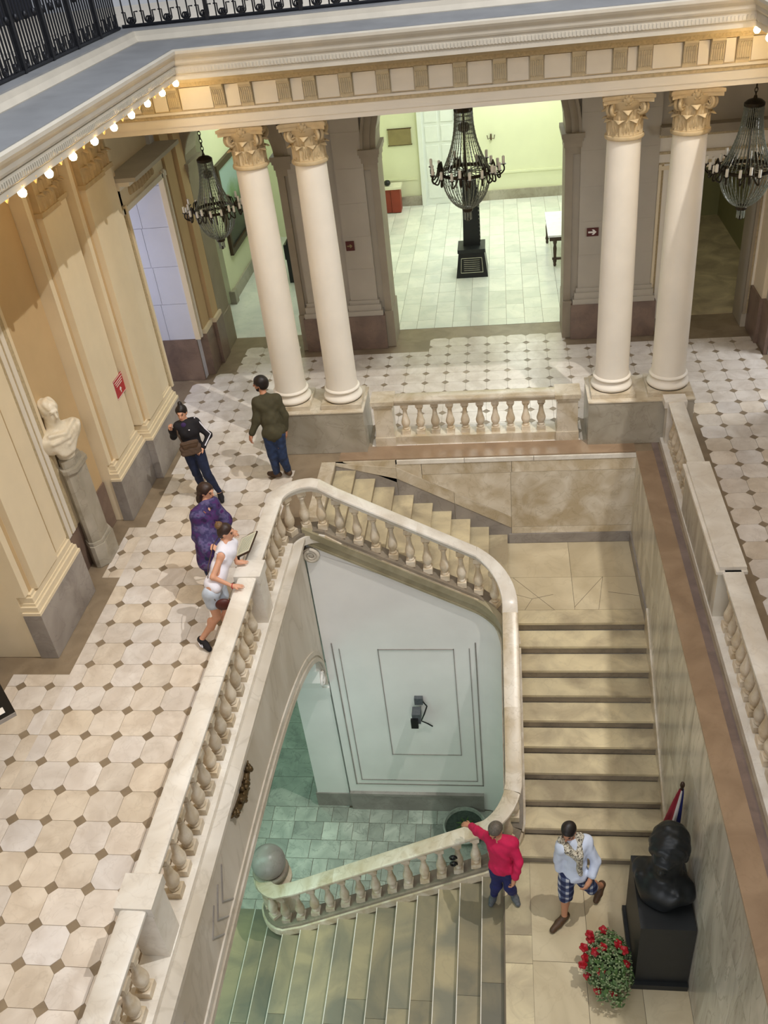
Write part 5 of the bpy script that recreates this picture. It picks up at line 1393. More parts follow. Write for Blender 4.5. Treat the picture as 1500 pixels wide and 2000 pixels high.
b = MB(); b.tube([Vector(mid + sd*0.052 - dd*0.10 + A(0, 0, 0.015)), Vector(mid + sd*0.056 - dd*0.03 - A(0, 0, 0.012)), Vector(mid + sd*0.052 + dd*0.0), Vector(mid + sd*0.048 - dd*0.02 + A(0, 0, 0.03))], [0.003, 0.009, 0.007, 0.004], 6); b.build('shoe_stripe', 'white_cloth', p.t, 60)
b = MB(); w = p.J['wrR']; b.tube([Vector(w + A(0.0, 0.031*math.cos(a), 0.031*math.sin(a))) for a in np.linspace(0, 2*PI, 15)], 0.006, 6); b.build('bracelet', 'sign_red', p.t, 60)
t = thing('shoulder_bag', 'small maroon leather bag hanging at the hip of the woman in white', 'bag', (1.80, -2.72, 0.72))
net_obj('pouch', 'maroon_leather', t, [('e', A(1.815, -2.72, 0.70), A(0.10, 0.045, 0.085), frame((0.2, -1, 0)))], 0.010)
b = MB(); b.tube([(1.87, -2.13, 1.33), (1.80, -2.22, 1.40), (1.72, -2.33, 1.32), (1.655, -2.50, 1.12), (1.66, -2.66, 0.95), (1.74, -2.75, 0.78)], 0.006, 6); b.build('strap', 'taupe_cloth', t, 60)

# ---- man in pink sweatshirt on the lower flight
p = Person('grey haired man in bright pink sweatshirt and navy trousers holding the stair rail', dict(head=(5.035, -3.90, -2.01), chest=(5.09, -3.93, -2.33), hip=(5.10, -3.98, -2.63), shR=(4.93, -3.87, -2.20), elR=(4.79, -3.66, -2.38), wrR=(4.70, -3.50, -2.50), shL=(5.26, -3.93, -2.20), elL=(5.31, -4.04, -2.46), wrL=(5.25, -4.13, -2.69),
    hipR=(5.03, -3.96, -2.69), kneeR=(5.02, -3.95, -3.10), ankR=(4.97, -3.82, -3.555), toeR=(4.93, -3.93, -3.61), hipL=(5.17, -3.98, -2.69), kneeL=(5.19, -4.01, -3.06), ankL=(5.235, -3.90, -3.38), toeL=(5.29, -4.02, -3.435)), (-0.05, -1), (-0.45, -0.75, -0.75), (5.1, -3.9, Z2), 'skin_tan', 1.68)
p.body({'R': ((-0.9, 0.35, -0.2), (0, 0, 1), 0.5), 'L': ((-0.2, -0.3, -1), (0.9, -0.2, 0), 0.7)})
p.hair('hair_grey')
p.wear('sweatshirt', 'pink_cloth', p.torso(0.022) + p.arm('R', 0.020, 1.90) + p.arm('L', 0.022, 1.90))
p.wear('trousers', 'navy_cloth', [('e', p.J['hip'], A(0.150*p.sc+0.01, 0.108*p.sc+0.01, 0.125*p.sc), p.F)] + p.leg('R', 0.014, 1.90) + p.leg('L', 0.014, 1.90))
for q in 'RL':
    p.wear('shoe', 'sneaker_grey', p.foot(q, 0.008), h=0.009)

# ---- striding man in white shirt
p = Person('bearded man in white shirt, print scarf and plaid shorts striding across the lower landing', dict(head=(5.918, -3.98, -1.885), chest=(5.985, -4.0, -2.25), hip=(5.99, -4.06, -2.58), shR=(5.81, -4.05, -2.09), elR=(5.80, -4.03, -2.40), wrR=(5.83, -4.08, -2.64), shL=(6.165, -3.96, -2.09), elL=(6.25, -4.05, -2.37), wrL=(6.17, -4.20, -2.58),
    hipR=(5.91, -4.08, -2.63), kneeR=(5.89, -4.14, -3.02), ankR=(5.875, -4.20, -3.365), toeR=(5.72, -4.36, -3.435), hipL=(6.07, -4.06, -2.63), kneeL=(6.22, -4.04, -2.97), ankL=(6.37, -3.83, -3.24), toeL=(6.30, -3.94, -3.425)), (-0.25, -1), (-0.35, -0.85, -0.42), (6.0, -4.1, Z2), 'skin_tan', 1.76)
p.body({'R': ((0, -0.2, -1), (-0.9, 0, 0), 0.6), 'L': ((-0.5, -0.5, -0.6), (0.8, -0.4, 0.2), 0.7)})
p.hair('hair_dark')
HL = lambda x, y, z: p.J['head'] + p.HF @ A(x, y, z)
p.wear('beard', 'hair_dark', [('e', HL(0, 0.045, -0.078), A(0.052, 0.042, 0.036), p.HF), ('c', HL(-0.06, 0.01, -0.03), HL(-0.04, 0.04, -0.075), 0.012, 0.016), ('c', HL(0.06, 0.01, -0.03), HL(0.04, 0.04, -0.075), 0.012, 0.016)], h=0.008)
p.wear('shirt', 'shirt_white', p.torso(0.026) + p.arm('R', 0.022, 1.55) + p.arm('L', 0.024, 1.65))
p.wear('shorts', 'plaid_cloth', [('e', p.J['hip'], A(0.155*p.sc, 0.112*p.sc, 0.125*p.sc), p.F)] + p.leg('R', 0.028, 0.98) + p.leg('L', 0.028, 0.98))
hd = p.J['head']
p.wear('scarf', 'scarf_print', [('c', hd+A(-0.08, -0.03, -0.14), hd+A(0.02, 0.08, -0.13), 0.045, 0.045), ('c', hd+A(0.02, 0.08, -0.13), hd+A(0.14, 0.01, -0.14), 0.045, 0.048), ('c', hd+A(-0.08, -0.03, -0.14), hd+A(0.0, -0.13, -0.20), 0.042, 0.045), ('c', hd+A(0.14, 0.01, -0.14), hd+A(0.13, -0.13, -0.27), 0.05, 0.045), ('c', hd+A(0.0, -0.13, -0.20), hd+A(0.10, -0.155, -0.30), 0.045, 0.045), ('c', hd+A(0.12, -0.155, -0.27), hd+A(0.14, -0.185, -0.60), 0.045, 0.032)])
for q in 'RL': p.wear('shoe', 'brown_leather', p.foot(q, 0.008), h=0.009)
# ------------------------------------------------------------------ chandeliers
def chandelier(x, y, zr, s, top, lab, crystal):
    t = thing('chandelier', lab, 'chandelier', (x, y, zr), group='bronze candle chandeliers of the back gallery')
    Lk = lambda nm, me, rz=0.0, loc=(0, 0, 0), par=None: link(nm, me, par or t, loc, rz)
    b = MB()
    n = 44; b.lathe([(0.385*s, -0.02*s), (0.41*s, -0.015*s), (0.415*s, 0.02*s), (0.40*s, 0.035*s), (0.385*s, 0.02*s), (0.385*s, -0.02*s)], n=n, cap=False)
    Lk('ring', b.mesh('ring', 'chandelier_bronze', 40))
    b = MB(); b.lathe([(0.13*s, 0.90*s), (0.15*s, 0.92*s), (0.15*s, 0.96*s), (0.10*s, 1.0*s), (0.03*s, 1.02*s), (0.02*s, 1.06*s)], n=24); b.lathe([(0.05*s, 0.60*s), (0.09*s, 0.63*s), (0.09*s, 0.72*s), (0.05*s, 0.75*s)], n=16)
    Lk('crown', b.mesh('crown', 'chandelier_bronze', 40))
    b = MB(); b.tube([(0, 0, -0.3*s), (0, 0, 1.0*s)], 0.018*s, 8); Lk('rod', b.mesh('rod', 'chandelier_bronze', 60))
    b = MB(); z = 1.04*s; i = 0
    while zr + z < top:
        a = i % 2
        pts = [((0.022 if a else 0)*math.cos(q), (0 if a else 0.022)*math.cos(q), z + 0.035 + 0.038*math.sin(q)) for q in np.linspace(0, 2*PI, 11)]
        b.tube(pts, 0.007, 5); z += 0.058; i += 1
    o = Lk('chain', b.mesh('chain', 'chandelier_bronze')); o['kind'] = 'stuff'
    # upper and lower bead strands
    b = MB(); pts = [((0.14 + 0.25*(q**2.2))*s, 0, (0.93 - 0.91*q)*s) for q in np.linspace(0, 1, 15)]; b.tube(pts, 0.007*s, 5)
    for q in pts[1:-1]: b.ball(q, 0.011*s, 6)
    us = b.mesh('bead_strand', crystal, 60)
    b = MB(); pts = [(0.39*s*math.cos(q), 0, -0.58*s*math.sin(q)) for q in np.linspace(0, PI/2*0.88, 13)]; b.tube(pts, 0.007*s, 5)
    for q in pts[1:-1]: b.ball(q, 0.011*s, 6)
    ls = b.mesh('bowl_strand', crystal, 60)
    for k in range(34):
        Lk('bead_strand', us, k*2*PI/34); Lk('bowl_strand', ls, k*2*PI/34 + 0.06)
    b = MB()
    b.lathe([(0.075*s, -0.56*s), (0.09*s, -0.58*s), (0.085*s, -0.62*s), (0.05*s, -0.64*s)], n=14); b.ball((0, 0, -0.76*s), 0.035*s, 10)
    Lk('finial', b.mesh('finial', 'chandelier_bronze', 60))
    pm = MB().tube([(0.055*s, 0, -0.62*s), (0.055*s, 0, -0.76*s)], 0.012*s, 6).mesh('drop', crystal, 60)
    for k in range(8): Lk('drop', pm, k*PI/4)
    sp = MB().tube([(0.02*s, 0, 0.01*s), (0.39*s, 0, 0.0)], 0.008*s, 5).mesh('spoke', 'chandelier_bronze', 60)
    for k in range(12): Lk('spoke', sp, k*PI/6)
    cup = MB().lathe([(0.008*s, -0.03*s), (0.015*s, -0.01*s), (0.042*s, 0.0), (0.042*s, 0.010*s), (0.015*s, 0.01*s)], n=10).mesh('cup', 'chandelier_bronze', 60)
    can = MB().lathe([(0.023*s, 0.008*s), (0.023*s, 0.12*s), (0.014*s, 0.128*s)], n=10).mesh('candle', 'candle', 40)
    for k in range(7):
        a = k*2*PI/7 + 0.1
        b = MB(); ends = []
        for (r1, dz, da) in ((0.60, 0.06, 0.0), (0.54, 0.0, -0.26), (0.54, 0.0, 0.26)):
            q0 = Vector((0.40, 0, 0.0)); e = Vector((r1*math.cos(da), r1*math.sin(da), dz))
            m1 = Vector((0.44, 0.3*e.y, 0.13)); m2 = Vector((0.47, 0.5*e.y, -0.02)); m3 = Vector((0.52*math.cos(da), 0.85*e.y, -0.10)); m4 = e + Vector((0.01, 0, -0.09))
            P_ = [q0, m1, m2, m3, m4, e]
            pts = []
            for i in range(len(P_)-1):
                for u in (0, 0.33, 0.66):
                    p0, p1, p2, p3 = P_[max(i-1, 0)], P_[i], P_[i+1], P_[min(i+2, len(P_)-1)]
                    pts.append(0.5*((2*p1) + (p2-p0)*u + (2*p0-5*p1+4*p2-p3)*u*u + (3*p1-p0-3*p2+p3)*u**3)*s)
            pts.append(e*s); b.tube(pts, 0.013*s, 6); ends.append(e*s)
        arm = Lk('arm', b.mesh('arm', 'chandelier_bronze', 60), a)
        for e in ends:
            link('cup', cup, arm, e); link('candle', can, arm, e)
    return t
chandelier(4.735, 4.2, 3.73, 1.0, 5.86, 'chandelier hanging in front of the bright central arch', 'crystal')
chandelier(0.50, 4.2, 3.42, 0.86, 5.86, 'chandelier hanging before the left arch beside the painting', 'crystal')
chandelier(9.06, 4.2, 3.46, 1.0, 5.86, 'dim chandelier at the far right behind the rightmost column', 'crystal')

# ------------------------------------------------------------------ marble bust on its pedestal
t = thing('bust_pedestal', 'tall grey marble pedestal with chamfered corners carrying the white bust', 'pedestal', (-0.73, -0.80, 0))
def octo(x0, x1, y0, y1, z0, z1, c):
    b = MB(); b.prism([(x0, y0+c), (x0+c, y0), (x1-c, y0), (x1, y0+c), (x1, y1-c), (x1-c, y1), (x0+c, y1), (x0, y1-c)], 'z', z0, z1); return b
octo(-0.735, -0.455, -1.10, -0.53, 0, 0.36, 0.11).build('plinth', 'pedestal_marble', t)
octo(-0.735, -0.475, -1.08, -0.55, 0.36, 0.41, 0.10).build('moulding', 'pedestal_marble', t)
octo(-0.735, -0.50, -1.05, -0.58, 0.41, 1.58, 0.09).build('shaft', 'pedestal_marble', t)
octo(-0.735, -0.47, -1.09, -0.54, 1.58, 1.64, 0.10).build('cap', 'pedestal_marble', t)
octo(-0.735, -0.52, -1.03, -0.60, 1.64, 1.74, 0.09).build('block', 'pedestal_marble', t)
t = thing('portrait_bust', 'white marble bust of a man with draped shoulders on the grey pedestal', 'bust', (-0.60, -0.80, 1.74))
hc = A(-0.66, -0.84, 2.44); HF = frame((0.80, -0.55, -0.12)); BF = frame((0.93, -0.35, 0))
pr = head_prims(hc, HF, 1.42) + [('c', hc-A(0.02, 0, 0.08), A(-0.67, -0.84, 2.15), 0.09, 0.13)]
bl = lambda x, y, z: A(-0.64, -0.84, 2.02) + BF @ A(x*1.35, y*1.1, z*1.2)
pr += [('e', bl(0, 0, 0.02), A(0.36, 0.15, 0.20), BF), ('c', bl(-0.20, 0, 0.06), bl(0.20, 0, 0.06), 0.10, 0.10), ('c', bl(0, 0, -0.05), bl(0, 0.0, -0.24), 0.17, 0.11)]
for i in range(6):
    u = -0.20 + i*0.066
    pr.append(('c', bl(u, 0.12, 0.10-0.01*i), bl(u*0.4+0.05, 0.12, -0.13), 0.014, 0.024, 0.05))
pr += [('c', bl(-0.22, 0.07, 0.10), bl(0.0, 0.145, 0.05), 0.030, 0.026, 0.04), ('c', bl(0.0, 0.145, 0.05), bl(0.18, 0.12, 0.06), 0.026, 0.026, 0.04), ('c', bl(-0.17, 0.07, 0.15), bl(0.02, 0.135, 0.10), 0.026, 0.022, 0.04), ('c', bl(0.02, 0.135, 0.10), bl(0.17, 0.08, 0.14), 0.022, 0.026, 0.04), ('c', bl(0.19, 0.06, 0.08), bl(0.13, 0.12, -0.10), 0.03, 0.025, 0.05), ('c', bl(-0.20, 0.09, 0.06), bl(0.02, 0.15, -0.02), 0.024, 0.02, 0.04)]
net_obj('sculpture', 'bust_marble', t, pr, 0.010, 0.03, cuts=[((0, 0, 1.74), (0, 0, -1)), ((-0.758, 0, 0), (-1, 0, 0))])
net_obj('carved_hair', 'bust_marble', t, [('e', hc + HF @ A(0, -0.03, 0.055), A(0.132, 0.145, 0.132), HF), ('e', hc + HF @ A(0, -0.06, -0.01), A(0.125, 0.105, 0.112), HF)], 0.009, 0.02, subs=[('e', hc + HF @ A(0, 0.115, -0.05), A(0.098, 0.10, 0.125), HF)], fold=0.020)
hl = lambda x, y, z: Vector(hc + HF @ (1.42*A(x, y, z)))
for sg in (-1, 1):
    b = MB(); b.ball((0, 0, 0), 0.016, 10); b.xf(Matrix.Translation(hl(sg*0.031, 0.076, 0.014))); b.build('eye', 'bust_marble', t, 180)

# ------------------------------------------------------------------ dark bronze bust, flag and flowers on the lower landing
t = thing('bust_pedestal', 'block of dark polished stone under the colossal bronze bust', 'pedestal', (6.96, -4.60, Z2))
b = MB(); b.box(6.62, 7.275, -5.04, -4.02, Z2, Z2+0.10); b.build('plinth', 'black_stone', t)
b = MB(); b.prism([(6.66, -4.99), (7.27, -4.99), (7.27, -4.06), (6.66, -4.06)], 'z', Z2+0.10, -2.22); b.build('shaft', 'black_stone', t)
t = thing('bronze_bust', 'colossal dark bronze bust of a man beside the right wall', 'bust', (6.95, -4.5, -2.22))
HF = frame((-0.45, -0.88, -0.20)); hc = A(6.975, -4.50, -1.47)
pr = head_prims(hc, HF, 2.55)
pr[3] = ('c', hc + HF @ A(0, 0.215, 0.04), hc + HF @ A(0, 0.255, -0.05), 0.025, 0.035, 0.06)
BF = frame((-0.55, -0.83, 0))
bl = lambda x, y, z: A(6.97, -4.50, -1.95) + BF @ A(x, y, z)
pr += [('c', hc - A(0, 0, 0.15), bl(0, 0, 0.05), 0.16, 0.20), ('e', bl(0, 0.02, -0.08), A(0.34, 0.25, 0.22), BF), ('c', bl(-0.26, 0, -0.06), bl(0.26, 0, -0.06), 0.13, 0.13), ('c', bl(0, 0.02, -0.1), bl(0, 0.02, -0.26), 0.26, 0.24)]
for i in range(4): pr.append(('c', bl(-0.24+i*0.16, 0.17, 0.04), bl(-0.12+i*0.08, 0.22, -0.22), 0.03, 0.04, 0.10))
net_obj('sculpture', 'bronze', t, pr, 0.020, 0.06, cuts=[((0, 0, -2.22), (0, 0, -1)), ((7.28, 0, 0), (1, 0, 0))])
net_obj('cast_hair', 'bronze', t, [('e', hc + HF @ A(0, -0.05, 0.10), A(0.225, 0.255, 0.235), HF), ('e', hc + HF @ A(0, -0.11, -0.02), A(0.21, 0.18, 0.2), HF)], 0.016, 0.04, subs=[('e', hc + HF @ A(0, 0.24, -0.08), A(0.19, 0.20, 0.25), HF)], cuts=[((7.28, 0, 0), (1, 0, 0))], fold=0.014)
mat('flag_blue', '1f2a7a', 0.7, var=0.1); mat('flag_red', '8e1330', 0.7, var=0.1); mat('flag_white', 'd8d4d8', 0.7, var=0.05)
t = thing('flag', 'furled blue, white and red flag on a dark pole behind the bronze bust', 'flag', (7.15, -3.70, Z2))
b = MB(); b.tube([(7.14, -3.68, Z2), (7.20, -3.86, -1.14)], 0.016, 8); b.ball((7.20, -3.863, -1.12), 0.03, 8, 0, 1.8); b.build('pole', 'wood_dark', t, 60)
b = MB(); ns, nh = 24, 12
v = []; f = []; mi = []
for j in range(nh+1):
    q = j/nh
    c = Vector((7.20, -3.855, -1.20)).lerp(Vector((7.135, -3.66, -2.75)), q)
    R_ = 0.025 + 0.115*q**0.75
    for i in range(ns):
        a = 2*PI*i/ns; rr_ = R_*(1 + 0.28*math.cos(4*a + 2*q))
        v.append((min(c.x + rr_*math.cos(a)*0.8, 7.275), c.y + rr_*math.sin(a), c.z))
for j in range(nh):
    for i in range(ns):
        f.append((j*ns+i, j*ns+(i+1) % ns, (j+1)*ns+(i+1) % ns, (j+1)*ns+i))
o_ = MB(); o_.add(v, f)
o_.mi = [([0, 1, 2, 2, 1, 0][(i*6//ns)] if True else 0) for j in range(nh) for i in range(ns)]
o_.build('cloth', ['flag_blue', 'flag_white', 'flag_red'], t, 60)

t = thing('flower_arrangement', 'bouquet of red roses and white filler flowers before the bronze bust', 'flowers', (6.36, -4.93, Z2))
rnd = random.Random(21)
lv = MB(); fl = MB()
cb = Vector((6.36, -4.93, Z2))
b = MB(); b.lathe([(0.10, Z2), (0.14, Z2+0.02), (0.17, Z2+0.22), (0.18, Z2+0.24)], 6.36, -4.93, 18); b.build('basket', 'wood_dark', t, 40)
for i in range(520):
    a = rnd.random()*2*PI; u = rnd.random(); ph = math.acos(1-u*0.98)
    R_ = 0.34*(0.55+0.5*rnd.random()); d = Vector((math.sin(ph)*math.cos(a)*0.8, math.sin(ph)*math.sin(a)*1.25, math.cos(ph)*1.5))
    c = cb + Vector((0, 0, 0.16)) + d*R_
    if c.x > 6.64: c.x = 6.64 - rnd.random()*0.1
    nrm = d.normalized(); tx = nrm.orthogonal().normalized(); tx.rotate(Matrix.Rotation(rnd.random()*6.28, 3, nrm)); ty = nrm.cross(tx)
    l, w = rnd.uniform(0.05, 0.10), rnd.uniform(0.018, 0.034)
    V_ = [c - tx*l*0.5, c + ty*w, c + tx*l*0.6 + nrm*0.02, c - ty*w, c + nrm*0.012]
    lv.add(V_, [(0, 1, 4), (1, 2, 4), (2, 3, 4), (3, 0, 4), (0, 3, 2, 1)])
o = lv.build('foliage', 'leaf', t, fix=False); o['kind'] = 'stuff'
for i in range(1000):
    a = rnd.random()*2*PI; ph = math.acos(1-rnd.random()*0.9)
    d = Vector((math.sin(ph)*math.cos(a)*0.8, math.sin(ph)*math.sin(a)*1.25, math.cos(ph)*1.5))
    c = cb + Vector((0, 0, 0.16)) + d*0.34*(0.8+0.3*rnd.random())
    if c.x > 6.63: continue
    r_ = rnd.uniform(0.008, 0.014); fl.add([c+Vector((r_, 0, 0)), c+Vector((-r_, r_, 0)), c+Vector((-r_, -r_, 0)), c+Vector((0, 0, r_*1.5)), c-Vector((0, 0, r_))], [(0, 1, 3), (1, 2, 3), (2, 0, 3), (1, 0, 4), (2, 1, 4), (0, 2, 4)])
o = fl.build('filler_flowers', 'leaf_pale', t, fix=False); o['kind'] = 'stuff'
rm = MB()
rm.lathe([(0.004, -0.05), (0.022, -0.04), (0.042, -0.012), (0.048, 0.018), (0.040, 0.035), (0.030, 0.03), (0.028, 0.042), (0.018, 0.036), (0.014, 0.048), (0.002, 0.046)], n=12)
for i in range(5):
    a = i*2*PI/5; rm.ball((0.036*math.cos(a), 0.036*math.sin(a), 0.008), 0.024, 8)
rm = rm.mesh('rose', 'rose_red', 60)
for (dx, dy, dz) in ((-0.30, 0.10, 0.50), (-0.22, 0.24, 0.55), (-0.21, 0.20, 0.50), (-0.05, 0.32, 0.52), (-0.29, 0.02, 0.42), (-0.32, -0.06, 0.40), (-0.17, 0.03, 0.55), (-0.08, 0.06, 0.60), (-0.26, -0.10, 0.22), (-0.12, -0.18, 0.48), (0.10, 0.10, 0.62), (0.17, -0.08, 0.50), (0.16, 0.02, 0.62), (-0.16, -0.28, 0.25), (0.02, -0.30, 0.28)):
    o = link('rose', rm, t, Vector((dx, dy, dz)))
    o.rotation_euler = (rnd.uniform(-0.5, 0.5), rnd.uniform(-0.9, 0.2), rnd.random()*6)
    b = MB(); b.tube([(0, 0, 0.2), (dx*0.7, dy*0.7, dz*0.75), (dx, dy, dz-0.04)], 0.005, 5); b.build('stem', 'leaf', t, 60, (0, 0, 0))

# ------------------------------------------------------------------ signs and fittings of the gallery
def arrow(b, c, ux, uz, s):
    """flat right-pointing arrow; ux, uz are unit vectors in the sign plane"""
    P2 = [(-0.5, 0.10), (0.05, 0.10), (-0.10, 0.30), (0.12, 0.30), (0.42, 0.0), (0.12, -0.30), (-0.10, -0.30), (0.05, -0.10), (-0.5, -0.10)]
    n = ux.cross(uz)
    v = [c + ux*x*s + uz*z*s for x, z in P2] + [c + ux*x*s + uz*z*s + n*0.004 for x, z in P2]
    k_ = len(P2)
    b.add(v, [tuple(range(k_)), tuple(range(2*k_-1, k_-1, -1))] + [(i, (i+1) % k_, k_+(i+1) % k_, k_+i) for i in range(k_)])
t = thing('wall_sign', 'red notice with white border and arrow on the left pilaster', 'sign', (-0.55, 1.0, 1.8))
b = MB(); b.box(-0.560, -0.546, 0.87, 1.29, 1.64, 1.95); b.xf(Matrix.Translation((0, 0, 0))); b.build('board', 'sign_red', t)
b = MB()
for (y0, y1, z0, z1) in ((0.885, 1.275, 1.935, 1.942), (0.885, 1.275, 1.648, 1.655), (0.885, 0.89, 1.648, 1.942), (1.27, 1.275, 1.648, 1.942)): b.box(-0.546, -0.543, y0, y1, z0, z1)
b.build('border', 'sign_white', t)
b = MB()
for k in range(3): b.box(-0.546, -0.543, 0.93+0.02*k, 1.23-0.02*k, 1.89-0.035*k, 1.900-0.035*k)
o = b.build('lettering', 'sign_white', t); o['kind'] = 'stuff'
b = MB(); arrow(b, Vector((-0.546, 1.08, 1.74)), Vector((0, 0, 1)), Vector((0, -1, 0)), 0.10); b.build('arrow', 'sign_white', t)
t = thing('wall_sign', 'small brown sign with white right arrow beside the third column', 'sign', (6.915, 5.83, 2.06))
b = MB(); b.box(6.81, 7.02, 5.820, 5.838, 1.985, 2.135); b.build('board', 'sign_brown', t)
b = MB(); arrow(b, Vector((6.915, 5.820, 2.06)), Vector((1, 0, 0)), Vector((0, 0, 1)), 0.16); b.build('arrow', 'sign_white', t)
t = thing('wall_sign', 'small dark sign with gold right arrow left of the central arch', 'sign', (2.44, 5.83, 2.09))
b = MB(); b.box(2.36, 2.52, 5.820, 5.838, 2.0, 2.18); b.build('board', 'sign_brown', t)
b = MB(); arrow(b, Vector((2.44, 5.820, 2.09)), Vector((1, 0, 0)), Vector((0, 0, 1)), 0.11); b.build('arrow', 'plaque_bronze', t)
# reading panel on the left balustrade
t = thing('information_panel', 'sloping framed information panel beside the left balustrade post', 'panel', (1.80, -1.85, 0))
def quadbox(b, P4, th):
    n = (P4[1]-P4[0]).cross(P4[3]-P4[0]).normalized()*th
    v = list(P4) + [p - n for p in P4]
    b.add(v, [(0, 1, 2, 3), (7, 6, 5, 4), (0, 4, 5, 1), (1, 5, 6, 2), (2, 6, 7, 3), (3, 7, 4, 0)])
c4 = [Vector((1.83, -2.06, 0.89)), Vector((2.05, -2.07, 1.01)), Vector((2.06, -1.64, 1.01)), Vector((1.83, -1.64, 0.89))]
b = MB(); quadbox(b, c4, 0.02); b.build('frame', 'wood_dark', t)
m_ = sum((v for v in c4), Vector())/4; nn = (c4[1]-c4[0]).cross(c4[3]-c4[0]).normalized()
b = MB(); quadbox(b, [m_ + (v-m_)*0.93 + nn*0.004 for v in c4], 0.004); b.build('sheet', 'paper', t)
b = MB()
for k in range(9):
    q = 0.12 + k*0.085
    a_ = c4[3].lerp(c4[2], 1-q)*0.88 + c4[0].lerp(c4[1], 1-q)*0.12; e_ = c4[3].lerp(c4[2], 1-q)*0.12 + c4[0].lerp(c4[1], 1-q)*0.88
    b.tube([a_ + nn*0.005, e_ + nn*0.005], 0.0028, 4)
o = b.build('print_lines', 'print_grey', t); o['kind'] = 'stuff'
b = MB(); b.tube([(1.80, -1.85, 0), (1.80, -1.85, 0.72), (1.86, -1.85, 0.89)], 0.02, 8); b.lathe([(0.13, 0), (0.13, 0.015), (0.03, 0.03)], 1.80, -1.85, 18); b.build('stand', 'black_paint', t, 40)
# black display board at the lower left edge
t = thing('display_stand', 'black display board on a stand at the lower left edge of the gallery', 'sign', (-0.28, -4.75, 0))
b = MB(); quadbox(b, [Vector((0.12, -4.72, 1.0)), Vector((-0.40, -4.15, 1.06)), Vector((-0.95, -4.65, 1.06)), Vector((-0.40, -5.25, 1.0))], 0.03); b.build('board', 'black_paint', t)
b = MB(); quadbox(b, [Vector((0.13, -4.735, 1.005)), Vector((-0.40, -5.265, 1.005)), Vector((-0.40, -5.265, 0.96)), Vector((0.13, -4.735, 0.96))], 0.012); b.build('edge_strip', 'dado_marble', t)
b = MB(); quadbox(b, [Vector((0.02, -4.74, 1.013)), Vector((-0.04, -4.675, 1.02)), Vector((-0.10, -4.73, 1.02)), Vector((-0.04, -4.80, 1.013))], 0.003); b.build('icon', 'sign_white', t)
b = MB(); b.tube([(-0.75, -4.62, 0), (-0.75, -4.62, 1.03)], 0.025, 8); b.lathe([(0.22, 0), (0.22, 0.02), (0.03, 0.03)], -0.75, -4.62, 20); b.build('stand', 'black_paint', t, 40)
# dark ornament on the gallery edge
t = thing('wall_ornament', 'dark bronze leaf ornament fixed to the stone face under the left balustrade', 'ornament', (2.30, -4.65, -0.40))
rnd = random.Random(4)
b = MB(); b.tube([(2.27, -4.24, -0.33), (2.275, -4.42, -0.41), (2.28, -4.62, -0.44), (2.275, -4.84, -0.40), (2.27, -5.02, -0.31)], [0.008, 0.045, 0.06, 0.05, 0.008], 8); b.build('stem', 'gold_dark', t, 60)
b = MB()
for k in range(40):
    q = rnd.random(); e = math.sin(PI*q)**0.7
    b.ball((2.285+rnd.uniform(0, 0.035), -4.30-0.68*q, -0.34-0.09*math.sin(PI*q)+rnd.uniform(-0.085, 0.10)*e), rnd.uniform(0.014, 0.034), 7, 0, rnd.uniform(0.8, 1.4))
o = b.build('foliage', 'gold_dark', t, 60); o['kind'] = 'stuff'
# spotlight on the white wall
t = thing('wall_spotlight', 'grey spotlight with loose cable on the white wall below the stairs', 'lamp', (3.72, YF, -3.6))
b = MB(); b.box(3.66, 3.80, YF-0.07, YF-0.001, -3.55, -3.40); b.build('bracket', 'sneaker_grey', t)
b = MB(); b.box(3.62, 3.76, YF-0.26, YF-0.08, -3.80, -3.58); b.build('head', 'sneaker_grey', t)
b = MB(); b.box(3.60, 3.72, YF-0.31, YF-0.262, -3.86, -3.66); b.build('visor', 'black_paint', t)
b = MB(); b.tube([(3.78, YF-0.05, -3.45), (3.86, YF-0.05, -3.60), (3.80, YF-0.05, -3.80), (3.74, YF-0.06, -3.95), (3.84, YF-0.03, -4.05), (3.92, YF-0.03, -4.12)], 0.012, 6); b.build('cable', 'black_paint', t, 60)
# round planter on the ground floor
t = thing('planter', 'round dark green basin with plants on the ground floor', 'planter', (4.37, -0.84, ZG))
b = MB(); b.lathe([(0.33, ZG), (0.38, ZG+0.12), (0.39, ZG+0.15), (0.36, ZG+0.16), (0.34, ZG+0.10)], 4.37, -0.84, 32, cap=False); b.build('rim', 'ground_tile', t, 40)
b = MB(); b.lathe([(0.001, ZG+0.11), (0.35, ZG+0.10)], 4.37, -0.84, 32); b.build('soil', 'soil', t)
for k in range(9):
    a = k*0.7; b = MB(); b.tube([(4.40, -0.88, ZG+0.10), (4.40+0.1*math.cos(a), -0.88+0.1*math.sin(a), ZG+0.22), (4.40+0.2*math.cos(a), -0.88+0.2*math.sin(a), ZG+0.18)], [0.012, 0.02, 0.004], 5); b.build('leaf', 'leaf', t, 60)
# black iron scrolls between the lower balusters
for (x, lab) in ((4.42, 'black iron scroll bracket behind the lower balusters left of the man in pink'), (4.98, 'black iron scroll tucked behind the man in pink at the baluster foot')):
    t = thing('iron_scroll', lab, 'ironwork', (x, YRL, zl3(x)-0.6))
    for s_ in (1, -1):
        pts = [(x + s_*0.0 + 0.05*math.cos(a)*(1-a/14), YRL-0.09, zl3(x)-0.42 + s_*0.07 + 0.05*math.sin(a)*(1-a/14)) for a in np.linspace(0, 8, 24)]
        b = MB(); b.tube([Vector(q) for q in pts], 0.016, 6); b.build('curl', 'black_paint', t, 60)

